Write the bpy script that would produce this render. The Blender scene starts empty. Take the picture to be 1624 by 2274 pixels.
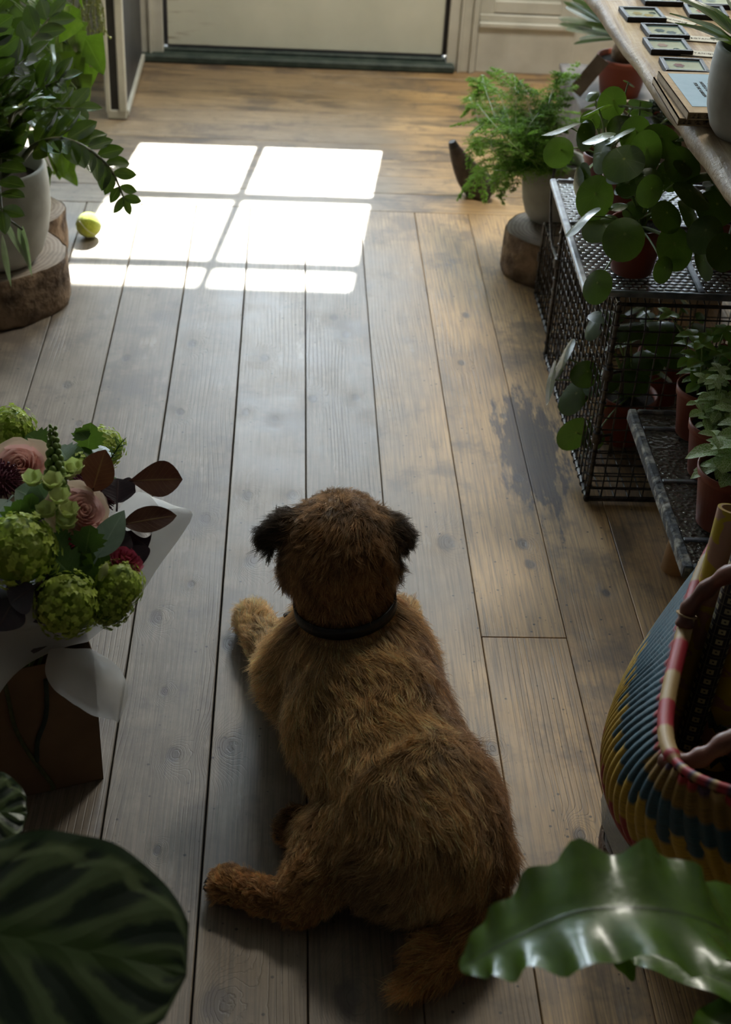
import bpy, math, random
import numpy as np
from mathutils import Vector, Matrix, kdtree, noise as mnoise
random.seed(7); rng = np.random.default_rng(11)
PI = math.pi
scn = bpy.context.scene
COL = scn.collection

# ------------------------------------------------------------------ camera, world, sun, exposure
CAMH = 1.6
PITCH, YAW, ROLL = math.radians(35.157), math.radians(4.092), math.radians(3.502)
FPX, CX, CY = 3158.0, 812.0, 1137.0
_f = np.array([math.sin(YAW)*math.cos(PITCH), math.cos(YAW)*math.cos(PITCH), -math.sin(PITCH)])
_r = np.array([math.cos(YAW), -math.sin(YAW), 0.0]); _u = np.cross(_r, _f)
RV = _r*math.cos(ROLL) + _u*math.sin(ROLL); UV_ = -_r*math.sin(ROLL) + _u*math.cos(ROLL)
cam_d = bpy.data.cameras.new('camera'); cam = bpy.data.objects.new('camera', cam_d); COL.objects.link(cam)
m3 = Matrix(((RV[0], UV_[0], -_f[0]), (RV[1], UV_[1], -_f[1]), (RV[2], UV_[2], -_f[2])))
cam.matrix_world = Matrix.Translation((0, 0, CAMH)) @ m3.to_4x4()
cam_d.sensor_fit = 'VERTICAL'; cam_d.sensor_height = 36.0; cam_d.lens = FPX/2274*36.0
cam_d.clip_start = 0.05
cam_d.dof.use_dof = True; cam_d.dof.focus_distance = 2.28; cam_d.dof.aperture_fstop = 5.6
scn.camera = cam
vs = scn.view_settings; vs.view_transform = 'Standard'; vs.look = 'None'; vs.gamma = 1.0; vs.use_curve_mapping = False
vs.exposure = 1.48

world = bpy.data.worlds.new('sky'); scn.world = world; world.use_nodes = True
bg = world.node_tree.nodes['Background']
bg.inputs['Color'].default_value = (0.78, 0.87, 1.0, 1.0); bg.inputs['Strength'].default_value = 10.5

sun_d = bpy.data.lights.new('sun', 'SUN'); sun = bpy.data.objects.new('sun', sun_d); COL.objects.link(sun)
SUN_TRAVEL = Vector((-0.13, -1.0, -0.91))          # low afternoon sun falling in through the door glass
sun.rotation_euler = SUN_TRAVEL.to_track_quat('-Z', 'Y').to_euler()
sun.location = (0.6, 9.0, 7.0)
sun_d.energy = 16.0; sun_d.angle = math.radians(0.6); sun_d.color = (1.0, 0.95, 0.86)

top_d = bpy.data.lights.new('added_fill_light', 'AREA'); top_d.shape = 'RECTANGLE'; top_d.size = 0.5; top_d.size_y = 0.5  # unseen fill light, added to brighten the dog and the door
top_d.energy = 17.0; top_d.color = (1.0, 0.96, 0.84)
top = bpy.data.objects.new('added_fill_light', top_d); COL.objects.link(top); top.location = (0.95, 3.9, 2.72)

def W(px, py, z=0.0):
    d = _f*FPX + RV*(px-CX) - UV_*(py-CY)
    t = (z-CAMH)/d[2]
    return Vector((d[0]*t, d[1]*t, CAMH+d[2]*t))
def WY(px, py, y):
    d = _f*FPX + RV*(px-CX) - UV_*(py-CY)
    t = y/d[1]
    return Vector((d[0]*t, d[1]*t, CAMH+d[2]*t))

# ------------------------------------------------------------------ helpers: tags
def tag(o, label=None, cat=None, group=None, kind=None):
    if label: o['label'] = label
    if cat: o['category'] = cat
    if group: o['group'] = group
    if kind: o['kind'] = kind
    return o
def thing(name, label, cat, loc=(0, 0, 0), group=None, rz=0.0):
    o = bpy.data.objects.new(name, None); COL.objects.link(o)
    o.location = loc; o.rotation_euler = (0, 0, rz); o.empty_display_size = 0.05
    return tag(o, label, cat, group)
def children_of(o): return list(o.children)
def copy_tree(o, parent=None):
    c = o.copy(); COL.objects.link(c)
    if parent is not None: c.parent = parent
    for ch in children_of(o): copy_tree(ch, c)
    return c

# ------------------------------------------------------------------ helpers: meshes
class MB:
    """collects vertices and faces of ONE mesh"""
    def __init__(s): s.v = []; s.f = []; s.uv = []; s.col = []; s.smooth = []; s.mi = []; s.cm = 0
    def add(s, verts, faces, uvs=None, col=None, smooth=True, M=None, mi=None):
        b = len(s.v)
        for i, p in enumerate(verts):
            p = Vector(p)
            if M is not None: p = M @ p
            s.v.append(p[:]); s.uv.append(uvs[i] if uvs is not None else (0.0, 0.0))
            s.col.append(col if col is not None and not isinstance(col, list) else (col[i] if col else (1, 1, 1)))
        for f in faces:
            s.f.append([b+i for i in f]); s.smooth.append(smooth); s.mi.append(s.cm if mi is None else mi)
        return s
    def grid(s, P, uvs=None, close_u=False, close_v=False, smooth=True, col=None, M=None, mi=None):
        n, m = len(P), len(P[0]); vs_ = [p for row in P for p in row]
        uu = [u for row in uvs for u in row] if uvs is not None else None
        fs = []
        for i in range(n - (0 if close_u else 1)):
            for j in range(m - (0 if close_v else 1)):
                i2 = (i+1) % n; j2 = (j+1) % m
                fs.append((i*m+j, i2*m+j, i2*m+j2, i*m+j2))
        return s.add(vs_, fs, uu, col, smooth, M, mi)
    def box(s, a, b, M=None, bev=0.0, col=None, mi=None):
        (x0, y0, z0), (x1, y1, z1) = a, b
        x0, x1 = sorted((x0, x1)); y0, y1 = sorted((y0, y1)); z0, z1 = sorted((z0, z1))
        if bev <= 0:
            v = [(x0,y0,z0),(x1,y0,z0),(x1,y1,z0),(x0,y1,z0),(x0,y0,z1),(x1,y0,z1),(x1,y1,z1),(x0,y1,z1)]
            f = [(0,3,2,1),(4,5,6,7),(0,1,5,4),(1,2,6,5),(2,3,7,6),(3,0,4,7)]
            return s.add(v, f, None, col, False, M, mi)
        e = min(bev, (x1-x0)*.49, (y1-y0)*.49, (z1-z0)*.49)
        v = []; idx = {}
        for cx in (0, 1):
            for cy in (0, 1):
                for cz in (0, 1):
                    X = (x0, x1)[cx]; Y = (y0, y1)[cy]; Z = (z0, z1)[cz]
                    sx = (1, -1)[cx]*e; sy = (1, -1)[cy]*e; sz = (1, -1)[cz]*e
                    idx[(cx,cy,cz)] = len(v)
                    v += [(X, Y+sy, Z+sz), (X+sx, Y, Z+sz), (X+sx, Y+sy, Z)]
        I = lambda c, k: idx[c]+k
        f = []
        for k in range(3):
            for sd in (0, 1):
                o1, o2 = [a_ for a_ in range(3) if a_ != k]
                q = []
                for (p, r) in ((0,0),(1,0),(1,1),(0,1)):
                    c = [0,0,0]; c[k] = sd; c[o1] = p; c[o2] = r; q.append(I(tuple(c), k))
                flip = (sd == 0) ^ (k == 1)
                f.append(q[::-1] if flip else q)
        for k in range(3):                       # edges along axis k
            o1, o2 = [a_ for a_ in range(3) if a_ != k]
            for p in (0, 1):
                for r in (0, 1):
                    c0 = [0,0,0]; c0[o1] = p; c0[o2] = r; c1 = list(c0); c1[k] = 1
                    f.append([I(tuple(c0), o1), I(tuple(c1), o1), I(tuple(c1), o2), I(tuple(c0), o2)])
        for c in idx: f.append([I(c, 0), I(c, 1), I(c, 2)])
        return s.add(v, f, None, col, False, M, mi)
    def tube(s, pts, r, n=8, cap=True, col=None, M=None, mi=None, twist=0.0):
        pts = [Vector(p) for p in pts]; m = len(pts)
        rr = r if isinstance(r, (list, tuple)) else [r]*m
        T = []
        for i in range(m):
            a = pts[max(0, i-1)]; b = pts[min(m-1, i+1)]
            d = (b-a); T.append(d.normalized() if d.length > 1e-9 else Vector((0, 0, 1)))
        ref = Vector((0, 0, 1)) if abs(T[0].z) < .9 else Vector((1, 0, 0))
        N = (ref - T[0]*ref.dot(T[0])).normalized(); P = []; uvs = []
        for i in range(m):
            N = (N - T[i]*N.dot(T[i])); N = N.normalized() if N.length > 1e-6 else Vector((1, 0, 0)); B = T[i].cross(N)
            P.append([pts[i] + (N*math.cos(2*PI*k/n+twist) + B*math.sin(2*PI*k/n+twist))*rr[i] for k in range(n)])
            uvs.append([(k/n, i/max(1, m-1)) for k in range(n)])
        s.grid(P, uvs, close_v=True, col=col, M=M, mi=mi)
        if cap:
            b = len(s.v)
            for ring, flip in ((P[0], True), (P[-1], False)):
                idx = list(range(n)); s.add(ring, [idx[::-1] if flip else idx], None, col, True, M, mi)
        return s
    def lathe(s, prof, n=32, c=(0, 0, 0), M=None, col=None, cap=False, mi=None, wob=None):
        P = []; uvs = []
        for i, (r, z) in enumerate(prof):
            row = []
            for k in range(n):
                a = 2*PI*k/n; rr = r*(1+(wob(a, z) if wob else 0))
                row.append((c[0]+rr*math.cos(a), c[1]+rr*math.sin(a), c[2]+z))
            P.append(row); uvs.append([(k/n, i/max(1, len(prof)-1)) for k in range(n)])
        s.grid(P, uvs, close_v=True, col=col, M=M, mi=mi)
        if cap:
            for row, fl in ((P[0], True), (P[-1], False)):
                idx = list(range(n)); s.add(row, [idx[::-1] if fl else idx], None, col, False, M, mi)
        return s
    def ball(s, c, r, n=10, m=7, sc=(1, 1, 1), M=None, col=None, mi=None):
        P = []
        for i in range(m+1):
            t = PI*i/m
            P.append([(c[0]+r*sc[0]*math.sin(t)*math.cos(2*PI*k/n), c[1]+r*sc[1]*math.sin(t)*math.sin(2*PI*k/n), c[2]-r*sc[2]*math.cos(t)) for k in range(n)])
        return s.grid(P, [[(k/n, i/m) for k in range(n)] for i in range(m+1)], close_v=True, M=M, col=col, mi=mi)
    def build(s, name, mat, parent=None, merge=False, kind=None):
        me = bpy.data.meshes.new(name)
        off = Vector((0, 0, 0))
        me.from_pydata(s.v, [], s.f); 
        me.polygons.foreach_set('use_smooth', s.smooth)
        uvl = me.uv_layers.new(name='UVMap'); vi = np.zeros(len(me.loops), dtype=np.int32); me.loops.foreach_get('vertex_index', vi)
        uva = np.array(s.uv, dtype=np.float32)[vi]; uvl.data.foreach_set('uv', uva.ravel())
        ca = me.color_attributes.new('tint', 'FLOAT_COLOR', 'POINT')
        cc = np.ones((len(s.v), 4), dtype=np.float32); cc[:, :3] = np.array(s.col, dtype=np.float32); ca.data.foreach_set('color', cc.ravel())
        for mt in (mat if isinstance(mat, (list, tuple)) else [mat]): me.materials.append(mt)
        me.polygons.foreach_set('material_index', s.mi)
        me.validate(); me.update()
        o = bpy.data.objects.new(name, me); COL.objects.link(o)
        if parent is not None: o.parent = parent
        if kind: o['kind'] = kind
        return o
def frame(origin, z_dir, x_hint=(1, 0, 0)):
    """matrix whose +Y runs along z_dir's blade direction: y = along, z = normal"""
    y = Vector(z_dir).normalized(); x = Vector(x_hint); x = (x - y*x.dot(y))
    x = x.normalized() if x.length > 1e-5 else y.orthogonal().normalized()
    z = x.cross(y)
    return Matrix(((x.x, y.x, z.x, origin[0]), (x.y, y.y, z.y, origin[1]), (x.z, y.z, z.z, origin[2]), (0, 0, 0, 1)))
def bez(p0, p1, p2, n=8):
    p0, p1, p2 = Vector(p0), Vector(p1), Vector(p2)
    return [p0*(1-t)**2 + p1*2*t*(1-t) + p2*t*t for t in [i/(n-1) for i in range(n)]]
def spline(pts, n=8):
    pts = [Vector(p) for p in pts]; out = []
    for i in range(len(pts)-1):
        p0 = pts[max(0, i-1)]; p1 = pts[i]; p2 = pts[i+1]; p3 = pts[min(len(pts)-1, i+2)]
        for k in range(n):
            t = k/n; out.append(0.5*((2*p1)+(p2-p0)*t+(2*p0-5*p1+4*p2-p3)*t*t+(3*p1-p0-3*p2+p3)*t**3))
    out.append(pts[-1]); return out
def rnd(a, b): return random.uniform(a, b)

# ------------------------------------------------------------------ helpers: materials
def newmat(name):
    m = bpy.data.materials.new(name); m.use_nodes = True; nt = m.node_tree
    b = nt.nodes['Principled BSDF']; return m, nt, b
class NT:
    """tiny node-graph writer"""
    def __init__(s, nt): s.nt = nt
    def n(s, t, **k):
        nd = s.nt.nodes.new(t)
        for a, v in k.items(): setattr(nd, a, v)
        return nd
    def put(s, sock, v):
        if isinstance(v, bpy.types.NodeSocket): s.nt.links.new(v, sock)
        elif isinstance(v, (tuple, list)): sock.default_value = tuple(v)+((1.0,) if len(sock.default_value) == 4 and len(v) == 3 else ())
        else: sock.default_value = v
    def math(s, op, a, b=0.0, c=0.0, clamp=False):
        nd = s.n('ShaderNodeMath', operation=op, use_clamp=clamp); s.put(nd.inputs[0], a); s.put(nd.inputs[1], b)
        if op in ('MULTIPLY_ADD', 'SMOOTH_MIN', 'WRAP', 'COMPARE', 'SMOOTH_MAX'): s.put(nd.inputs[2], c)
        return nd.outputs[0]
    def vmath(s, op, a, b=(0, 0, 0)):
        nd = s.n('ShaderNodeVectorMath', operation=op); s.put(nd.inputs[0], a)
        if op == 'SCALE': s.put(nd.inputs['Scale'], b); return nd.outputs[0]
        s.put(nd.inputs[1], b); return nd.outputs['Value'] if op in ('LENGTH', 'DISTANCE', 'DOT_PRODUCT') else nd.outputs[0]
    def mix(s, f, a, b, mode='MIX'):
        nd = s.n('ShaderNodeMix', data_type='RGBA', blend_type=mode); s.put(nd.inputs[0], f); s.put(nd.inputs[6], a); s.put(nd.inputs[7], b); return nd.outputs[2]
    def noise(s, v, scale, detail=3.0, rough=.5, dist=0.0, dim='3D'):
        nd = s.n('ShaderNodeTexNoise', noise_dimensions=dim); s.put(nd.inputs['Vector'], v); nd.inputs['Scale'].default_value = scale
        nd.inputs['Detail'].default_value = detail; nd.inputs['Roughness'].default_value = rough; nd.inputs['Distortion'].default_value = dist
        return nd.outputs[0]
    def vor(s, v, scale, feature='F1', out=0, rand=1.0):
        nd = s.n('ShaderNodeTexVoronoi', feature=feature); s.put(nd.inputs['Vector'], v); nd.inputs['Scale'].default_value = scale
        nd.inputs['Randomness'].default_value = rand; return nd.outputs[out]
    def ramp(s, f, stops, interp='LINEAR'):
        nd = s.n('ShaderNodeValToRGB'); nd.color_ramp.interpolation = interp; el = nd.color_ramp.elements
        while len(el) < len(stops): el.new(0.5)
        for e, (p, c) in zip(el, stops): e.position = p; e.color = tuple(c)+((1.0,) if len(c) == 3 else ()) if isinstance(c, (tuple, list)) else (c, c, c, 1)
        s.put(nd.inputs[0], f); return nd.outputs[0]
    def sep(s, v):
        nd = s.n('ShaderNodeSeparateXYZ'); s.put(nd.inputs[0], v); return nd.outputs
    def comb(s, x, y, z=0.0):
        nd = s.n('ShaderNodeCombineXYZ'); s.put(nd.inputs[0], x); s.put(nd.inputs[1], y); s.put(nd.inputs[2], z); return nd.outputs[0]
    def mapr(s, v, a, b, c=0.0, d=1.0, smooth=False):
        nd = s.n('ShaderNodeMapRange', interpolation_type='SMOOTHSTEP' if smooth else 'LINEAR'); s.put(nd.inputs[0], v)
        for i, q in enumerate((a, b, c, d)): nd.inputs[1+i].default_value = q
        return nd.outputs[0]
    def bump(s, h, strength=.3, dist=.01, normal=None):
        nd = s.n('ShaderNodeBump'); nd.inputs['Strength'].default_value = strength; nd.inputs['Distance'].default_value = dist; s.put(nd.inputs['Height'], h)
        if normal is not None: s.put(nd.inputs['Normal'], normal)
        return nd.outputs[0]
    def obj(s): return s.n('ShaderNodeTexCoord').outputs['Object']
    def uv(s): return s.n('ShaderNodeTexCoord').outputs['UV']
    def attr(s, name, out='Color'): return s.n('ShaderNodeAttribute', attribute_name=name).outputs[out]
def mat_noise(name, c1, c2, scale=20, rough=.6, bump=.2, bdist=.003, metal=0.0, detail=4, spec=None, ramp=(.35, .65)):
    m, nt, b = newmat(name); g = NT(nt); n = g.noise(g.obj(), scale, detail)
    g.put(b.inputs['Base Color'], g.ramp(n, [(ramp[0], c1), (ramp[1], c2)]))
    b.inputs['Roughness'].default_value = rough; b.inputs['Metallic'].default_value = metal
    if spec is not None: b.inputs['Specular IOR Level'].default_value = spec
    if bump: g.put(b.inputs['Normal'], g.bump(g.noise(g.obj(), scale*2.5, detail), bump, bdist))
    return m
# ------------------------------------------------------------------ floor of worn pine boards
KNOTS = []
for kpx, kpy, kr_ in ((427,763,9),(280,795,8),(742,705,8),(768,743,8),(588,795,9),(695,885,9),(790,882,8),(545,915,8),(610,930,7),(400,915,8),(548,1100,11),(648,1100,11),(455,1152,11),(557,1245,14),(346,1372,13),(505,1430,12),
        (425,1297,7),(384,1675,13),(497,1658,18),(1035,700,7),(1025,805,7),(1117,923,6),(1150,1062,9),(1160,1208,11),(1177,1253,10),(1347,1317,8),(1090,1662,13),(1287,1855,12),(990,1205,18),(348,1888,8),(770,2215,24),(480,2230,26),(365,1535,8),(150,855,9),(175,940,7)):
    kq = W(kpx, kpy); KNOTS.append((kq.x, kq.y, kr_/3158*math.sqrt(kq.x**2+kq.y**2+CAMH**2)))
def floor_material():
    m, nt, b = newmat('worn_pine_boards'); g = NT(nt)
    tint = g.attr('tint'); ts = g.sep(tint)                 # r = random per board, g = direction (1 = boards run across)
    o = g.sep(g.obj())
    # grain coordinates: s across the board, t along it
    sx = g.math('ADD', g.math('MULTIPLY', o[0], g.math('SUBTRACT', 1.0, ts[1])), g.math('MULTIPLY', o[1], ts[1]))
    ty = g.math('ADD', g.math('MULTIPLY', o[1], g.math('SUBTRACT', 1.0, ts[1])), g.math('MULTIPLY', o[0], ts[1]))
    rz = g.math('MULTIPLY', ts[0], 37.0)
    v = g.comb(sx, ty, rz)
    sc_ = g.vmath('MULTIPLY', g.obj(), (1.0, .62, 0.0)); kn = 9.0
    for kx, ky, kr_ in KNOTS:
        kn = g.math('MINIMUM', g.math('MULTIPLY', g.vmath('DISTANCE', sc_, (kx, ky*.62, 0.0)), .8/kr_), kn)
    kn = g.math('ADD', kn, g.math('MULTIPLY', g.math('SUBTRACT', g.noise(v, 70, 2), .5), .45))
    kb = g.mapr(kn, 0.0, 4.2, 1.0, 0.0, True); kcore = g.mapr(kn, .55, 1.25, 1.0, 0.0, True)
    warp = g.noise(g.comb(g.math('MULTIPLY', sx, 4.0), g.math('MULTIPLY', ty, .8), rz), 1.0, 2.0, .5)
    field = g.math('ADD', g.math('MULTIPLY', sx, 120.0), g.math('ADD', g.math('MULTIPLY', warp, 13.0), g.math('MULTIPLY', g.math('POWER', kb, 1.7), 9.0)))
    wav = g.math('ABSOLUTE', g.math('SUBTRACT', g.math('FRACT', field), 0.5))
    line = g.mapr(wav, 0.0, 0.14, 1.0, 0.0, True)
    line = g.math('MULTIPLY', line, g.math('MAXIMUM', g.math('MULTIPLY', kb, .9), g.mapr(g.noise(g.comb(g.math('MULTIPLY', sx, 9.0), g.math('MULTIPLY', ty, 1.5), rz), 1.0, 3.0), .44, .66, .08, .9, True)))
    fine = g.noise(g.comb(g.math('MULTIPLY', sx, 260.0), g.math('MULTIPLY', ty, 7.0), rz), 1.0, 3.0, .6)
    big = g.noise(v, 2.2, 4.0, .6); med = g.noise(v, 11.0, 5.0, .65)
    # colour: worn grey walkway in the middle, warmer honey wood towards the right and the far door
    base = g.ramp(med, [(.3, (.135, .108, .080)), (.52, (.215, .178, .135)), (.75, (.30, .255, .20))])
    warm = g.ramp(big, [(.3, (.48, .275, .105)), (.7, (.82, .52, .22))])
    wf = g.mapr(g.math('ADD', o[0], g.math('MULTIPLY', g.math('SUBTRACT', big, .5), .45)), .14, .50, 0.0, .95, True)
    wf2 = g.mapr(g.math('ADD', o[1], g.math('MULTIPLY', big, .7)), 4.1, 5.2, 0.0, .5, True)
    wf3 = g.mapr(o[1], 1.7, 1.1, 0.0, .15, True)
    wf = g.math('MAXIMUM', g.math('MAXIMUM', wf, wf2), wf3)
    c = g.mix(wf, base, warm)
    c = g.mix(g.math('MULTIPLY', line, .72), c, g.mix(.25, (.04, .028, .018), c))
    c = g.mix(g.mapr(fine, .40, .68, .0, .65), c, (.07, .05, .035))
    strk = g.noise(g.comb(g.math('MULTIPLY', sx, 16.0), g.math('MULTIPLY', ty, 3.2), rz), 1.0, 4.0, .65)
    c = g.mix(g.math('MULTIPLY', g.mapr(strk, .50, .68, 0.0, .75, True), g.math('MULTIPLY_ADD', ts[1], .75, .25)), c, (.06, .038, .024))
    c = g.mix(g.math('MULTIPLY', kcore, .78), c, (.040, .030, .032))
    # board to board variation
    c = g.mix(.20, c, g.ramp(ts[0], [(0, (.12, .09, .065)), (.5, (.24, .18, .125)), (1, (.36, .29, .21))]), 'MIX')
    # purple-black stain worn into the boards on the right, small specks everywhere
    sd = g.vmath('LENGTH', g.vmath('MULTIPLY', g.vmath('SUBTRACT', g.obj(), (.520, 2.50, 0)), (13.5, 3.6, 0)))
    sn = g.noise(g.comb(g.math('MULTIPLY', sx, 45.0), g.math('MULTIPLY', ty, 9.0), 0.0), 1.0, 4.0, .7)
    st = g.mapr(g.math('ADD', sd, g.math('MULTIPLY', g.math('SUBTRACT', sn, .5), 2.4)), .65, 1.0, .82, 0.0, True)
    pale = g.noise(g.comb(g.math('MULTIPLY', sx, 22.0), g.math('MULTIPLY', ty, 5.0), g.math('ADD', rz, 5.0)), 1.0, 5.0, .7)
    c = g.mix(g.mapr(pale, .58, .72, 0.0, .35, True), c, (.42, .38, .32))
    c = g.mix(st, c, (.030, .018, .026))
    spk = g.vor(g.obj(), 34.0, 'F1', 0)
    spk2 = g.vor(g.vmath('MULTIPLY', g.obj(), (1.0, .45, 1.0)), 95.0, 'F1', 0)
    c = g.mix(g.math('MULTIPLY', g.mapr(spk2, .06, .12, .6, 0.0), g.mapr(big, .4, .6)), c, (.03, .022, .018))
    c = g.mix(g.mapr(spk, .055, .10, .85, 0.0), c, (.02, .015, .012))
    blot = g.noise(v, 4.5, 5.0, .7)
    c = g.mix(g.mapr(blot, .50, .66, 0.0, .6, True), c, (.085, .065, .055))
    g.put(b.inputs['Base Color'], c)
    g.put(b.inputs['Roughness'], g.mapr(g.math('ADD', g.math('MULTIPLY', med, .6), g.math('MULTIPLY', big, .4)),   .3, .7, .44, .58))
    b.inputs['Specular IOR Level'].default_value = .72
    h = g.math('ADD', g.math('MULTIPLY', line, -.42), g.math('ADD', g.math('MULTIPLY', fine, .30), g.math('MULTIPLY', med, .4)))
    h = g.math('SUBTRACT', h, g.math('MULTIPLY', kcore, .5))
    g.put(b.inputs['Normal'], g.bump(h, .5, .0014))
    return m
M_floor = floor_material()
M_gap = mat_noise('dirt_in_gaps', (.010, .008, .006), (.03, .024, .018), 60, .95, 0)
fb = MB()
XS = [-1.80, -1.64, -1.48, -1.325, -1.17, -1.015, -.865, -.712, -.556, -.405, -.255, -.105, .0465, .1985, .352, .503, .640, .79, .945, 1.10, 1.25, 1.40, 1.56, 1.72]
GAP = .0011
def board(x0, x1, y0, y1, across, r):
    g_ = GAP*(1.25 if across < .5 and x0 < .04 else .55)
    fb.box((x0+g_, y0+g_, -.024), (x1-g_, y1-g_, rnd(-.0006, .0004)), bev=.0012, col=(r, across, 0))
for i in range(len(XS)-1):
    cuts = [-2.2] + ([.4] if i % 3 == 0 else []) + ([1.895, 3.725] if i == 14 else [3.725])
    for a, b_ in zip(cuts[:-1], cuts[1:]): board(XS[i], XS[i+1], a, b_, 0.0, random.random())
yy = 3.725
while yy < 5.05:
    board(-1.8, rnd(-.3, .3) if 0 else 1.72, yy, yy+.128, 1.0, random.random()); yy += .128
floor_o = fb.build('floor', M_floor); floor_o['kind'] = 'structure'
sb = MB(); sb.box((-1.82, -2.3, -.06), (1.74, 5.1, -.0245)); 
sub = sb.build('floor_gap_bed', M_gap, floor_o)

# ------------------------------------------------------------------ walls, ceiling, door wall with glazing
M_wall = mat_noise('aged_white_paint', (.56, .545, .47), (.68, .66, .58), 9, .55, .12, .002)
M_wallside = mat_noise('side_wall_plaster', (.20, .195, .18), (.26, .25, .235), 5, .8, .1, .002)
def dirty_white():
    m, nt, b = newmat('scuffed_door_paint'); g = NT(nt); o = g.sep(g.obj())
    n = g.noise(g.comb(g.math('MULTIPLY', o[0], 6.0), o[1], g.math('MULTIPLY', o[2], 60.0)), 1.0, 3.0)
    c = g.ramp(g.noise(g.obj(), 6, 3), [(.3, (.70, .71, .60)), (.7, (.80, .80, .68))])
    # long scuffs near the hinge side
    s1 = g.math('MULTIPLY', g.mapr(o[0], -.42, -.22, 1.0, 0.0, True), g.mapr(n, .56, .68, 0.0, .75, True))
    c = g.mix(s1, c, (.25, .17, .09))
    g.put(b.inputs['Base Color'], c); b.inputs['Roughness'].default_value = .38
    return m
M_door = dirty_white()
M_dark = mat_noise('dark_grey_paint', (.028, .030, .036), (.045, .047, .055), 14, .45, .1)
M_black = mat_noise('black_rubber', (.008, .008, .008), (.016, .016, .016), 30, .6, .1)
M_green = mat_noise('worn_green_threshold', (.022, .040, .034), (.055, .075, .062), 25, .6, .4, .003)
M_metalw = mat_noise('off_white_enamel', (.55, .54, .48), (.66, .65, .58), 12, .35, .05)
def glass_mat():
    m = bpy.data.materials.new('window_glass'); m.use_nodes = True; nt = m.node_tree; nt.nodes.clear(); g = NT(nt)
    out = g.n('ShaderNodeOutputMaterial'); t = g.n('ShaderNodeBsdfTransparent'); t.inputs[0].default_value = (.96, .98, .97, 1)
    gl = g.n('ShaderNodeBsdfGlossy'); gl.inputs['Roughness'].default_value = .02
    mx = g.n('ShaderNodeMixShader'); mx.inputs[0].default_value = .06
    nt.links.new(t.outputs[0], mx.inputs[1]); nt.links.new(gl.outputs[0], mx.inputs[2]); nt.links.new(mx.outputs[0], out.inputs[0]); return m
M_glass = glass_mat()
YW = 4.985           # inner face of the door wall
XL, XR, YB, HC = -1.75, 1.62, -2.1, 2.75
DL, DR = WY(371, 60, YW+.01).x, WY(988, 60, YW+.01).x      # edges of the door leaf
def struct(name, mb, mat, parent=None):
    o = mb.build(name, mat, parent)
    if parent is None: o['kind'] = 'structure'
    return o
GL = (-.343, .392)   # glazed width of the door
# front wall: solid pieces around door and the two shop windows
w = MB(); T = .16
WL0, WL1, WLZ0, WLZ1 = -1.66, -.60, .62, 2.25
WR0, WR1, WRZ0, WRZ1 = 1.0, 1.56, .80, 2.1
jl, jr = DL-.012, DR+.012
w.box((XL, YW, 0), (WL0, YW+T, HC)); w.box((WL0, YW, 0), (WL1, YW+T, WLZ0)); w.box((WL0, YW, WLZ1), (WL1, YW+T, HC))
w.box((WL1, YW, 0), (jl, YW+T, HC)); w.box((jl, YW, 2.42), (jr, YW+T, HC))
w.box((jr, YW, 0), (WR0, YW+T, HC)); w.box((WR0, YW, 0), (WR1, YW+T, WRZ0)); w.box((WR0, YW, WRZ1), (WR1, YW+T, HC)); w.box((WR1, YW, 0), (XR, YW+T, HC))
struct('wall_front', w, M_wall)
def sw(name, a, b, mat):
    q = MB(); q.box(a, b); return struct(name, q, mat)
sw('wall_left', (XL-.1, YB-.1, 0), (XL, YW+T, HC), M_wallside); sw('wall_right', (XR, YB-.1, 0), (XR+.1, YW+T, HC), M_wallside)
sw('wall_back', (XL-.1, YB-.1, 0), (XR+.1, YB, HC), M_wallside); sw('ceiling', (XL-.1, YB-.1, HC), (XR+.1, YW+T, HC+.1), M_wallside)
# door leaf
d = MB(); y0, y1 = YW+.012, YW+.055; zb = .045
d.box((DL, y0, zb), (DR, y1, 0.75), bev=.003)
d.box((DL, y0, 0.75), (GL[0], y1, 2.05), bev=.003); d.box((GL[1], y0, 0.75), (DR, y1, 2.05), bev=.003); d.box((GL[0], y0, 1.93), (GL[1], y1, 2.05), bev=.003)
door = struct('door_1', d, M_door)
mu = MB(); mu.box((.010, y0+.004, 0.75), (.034, y1-.004, 1.93), bev=.002)
for z in (1.116, 1.518, 1.73): mu.box((GL[0], y0+.004, z-.012), (GL[1], y1-.004, z+.012), bev=.002)
mu.build('glazing_bar', M_door, door)
gp = MB(); gp.box((GL[0]-.003, y0+.018, .732), (GL[1]+.003, y0+.022, 1.933)); gp.build('glass_pane', M_glass, door)
kk = MB(); kk.box((DR-.003, y0-.002, zb), (DR+.018, y0+.03, 2.05)); kk.box((DL-.018, y0-.002, zb), (DL+.002, y0+.03, 2.05)); kk.box((DL, y0-.002, zb-.014), (DR, y0+.02, zb)); kk.build('weather_seal', M_dark, door)
# transom window above the door
t = MB(); t.box((jl, YW+.01, 2.05), (jr, YW+.08, 2.12)); struct('trim_1', t, M_wall)
t = MB(); t.box((jl, YW+.03, 2.12), (jr, YW+.034, 2.42)); struct('window_1', t, M_glass)
# jamb mouldings
for nm, x0, sg in (('trim_2', DL, -1), ('trim_3', DR, 1)):
    t = MB()
    for a, b_, th in ((.012, .050, .020), (.050, .060, .034), (.060, .092, .026), (.092, .100, .040), (.100, .112, .030)):
        t.box((x0+sg*a, YW-th, .0), (x0+sg*b_, YW+.012, 2.3), bev=.002)
    struct(nm, t, M_wall)
# green threshold
t = MB(); t.box((DL-.11, YW-.055, 0), (DR+.04, YW+.05, .028), bev=.006); t.box((DL-.02, YW-.005, .028), (DR+.01, YW+.05, .038), bev=.004); struct('trim_4', t, M_green)
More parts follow.
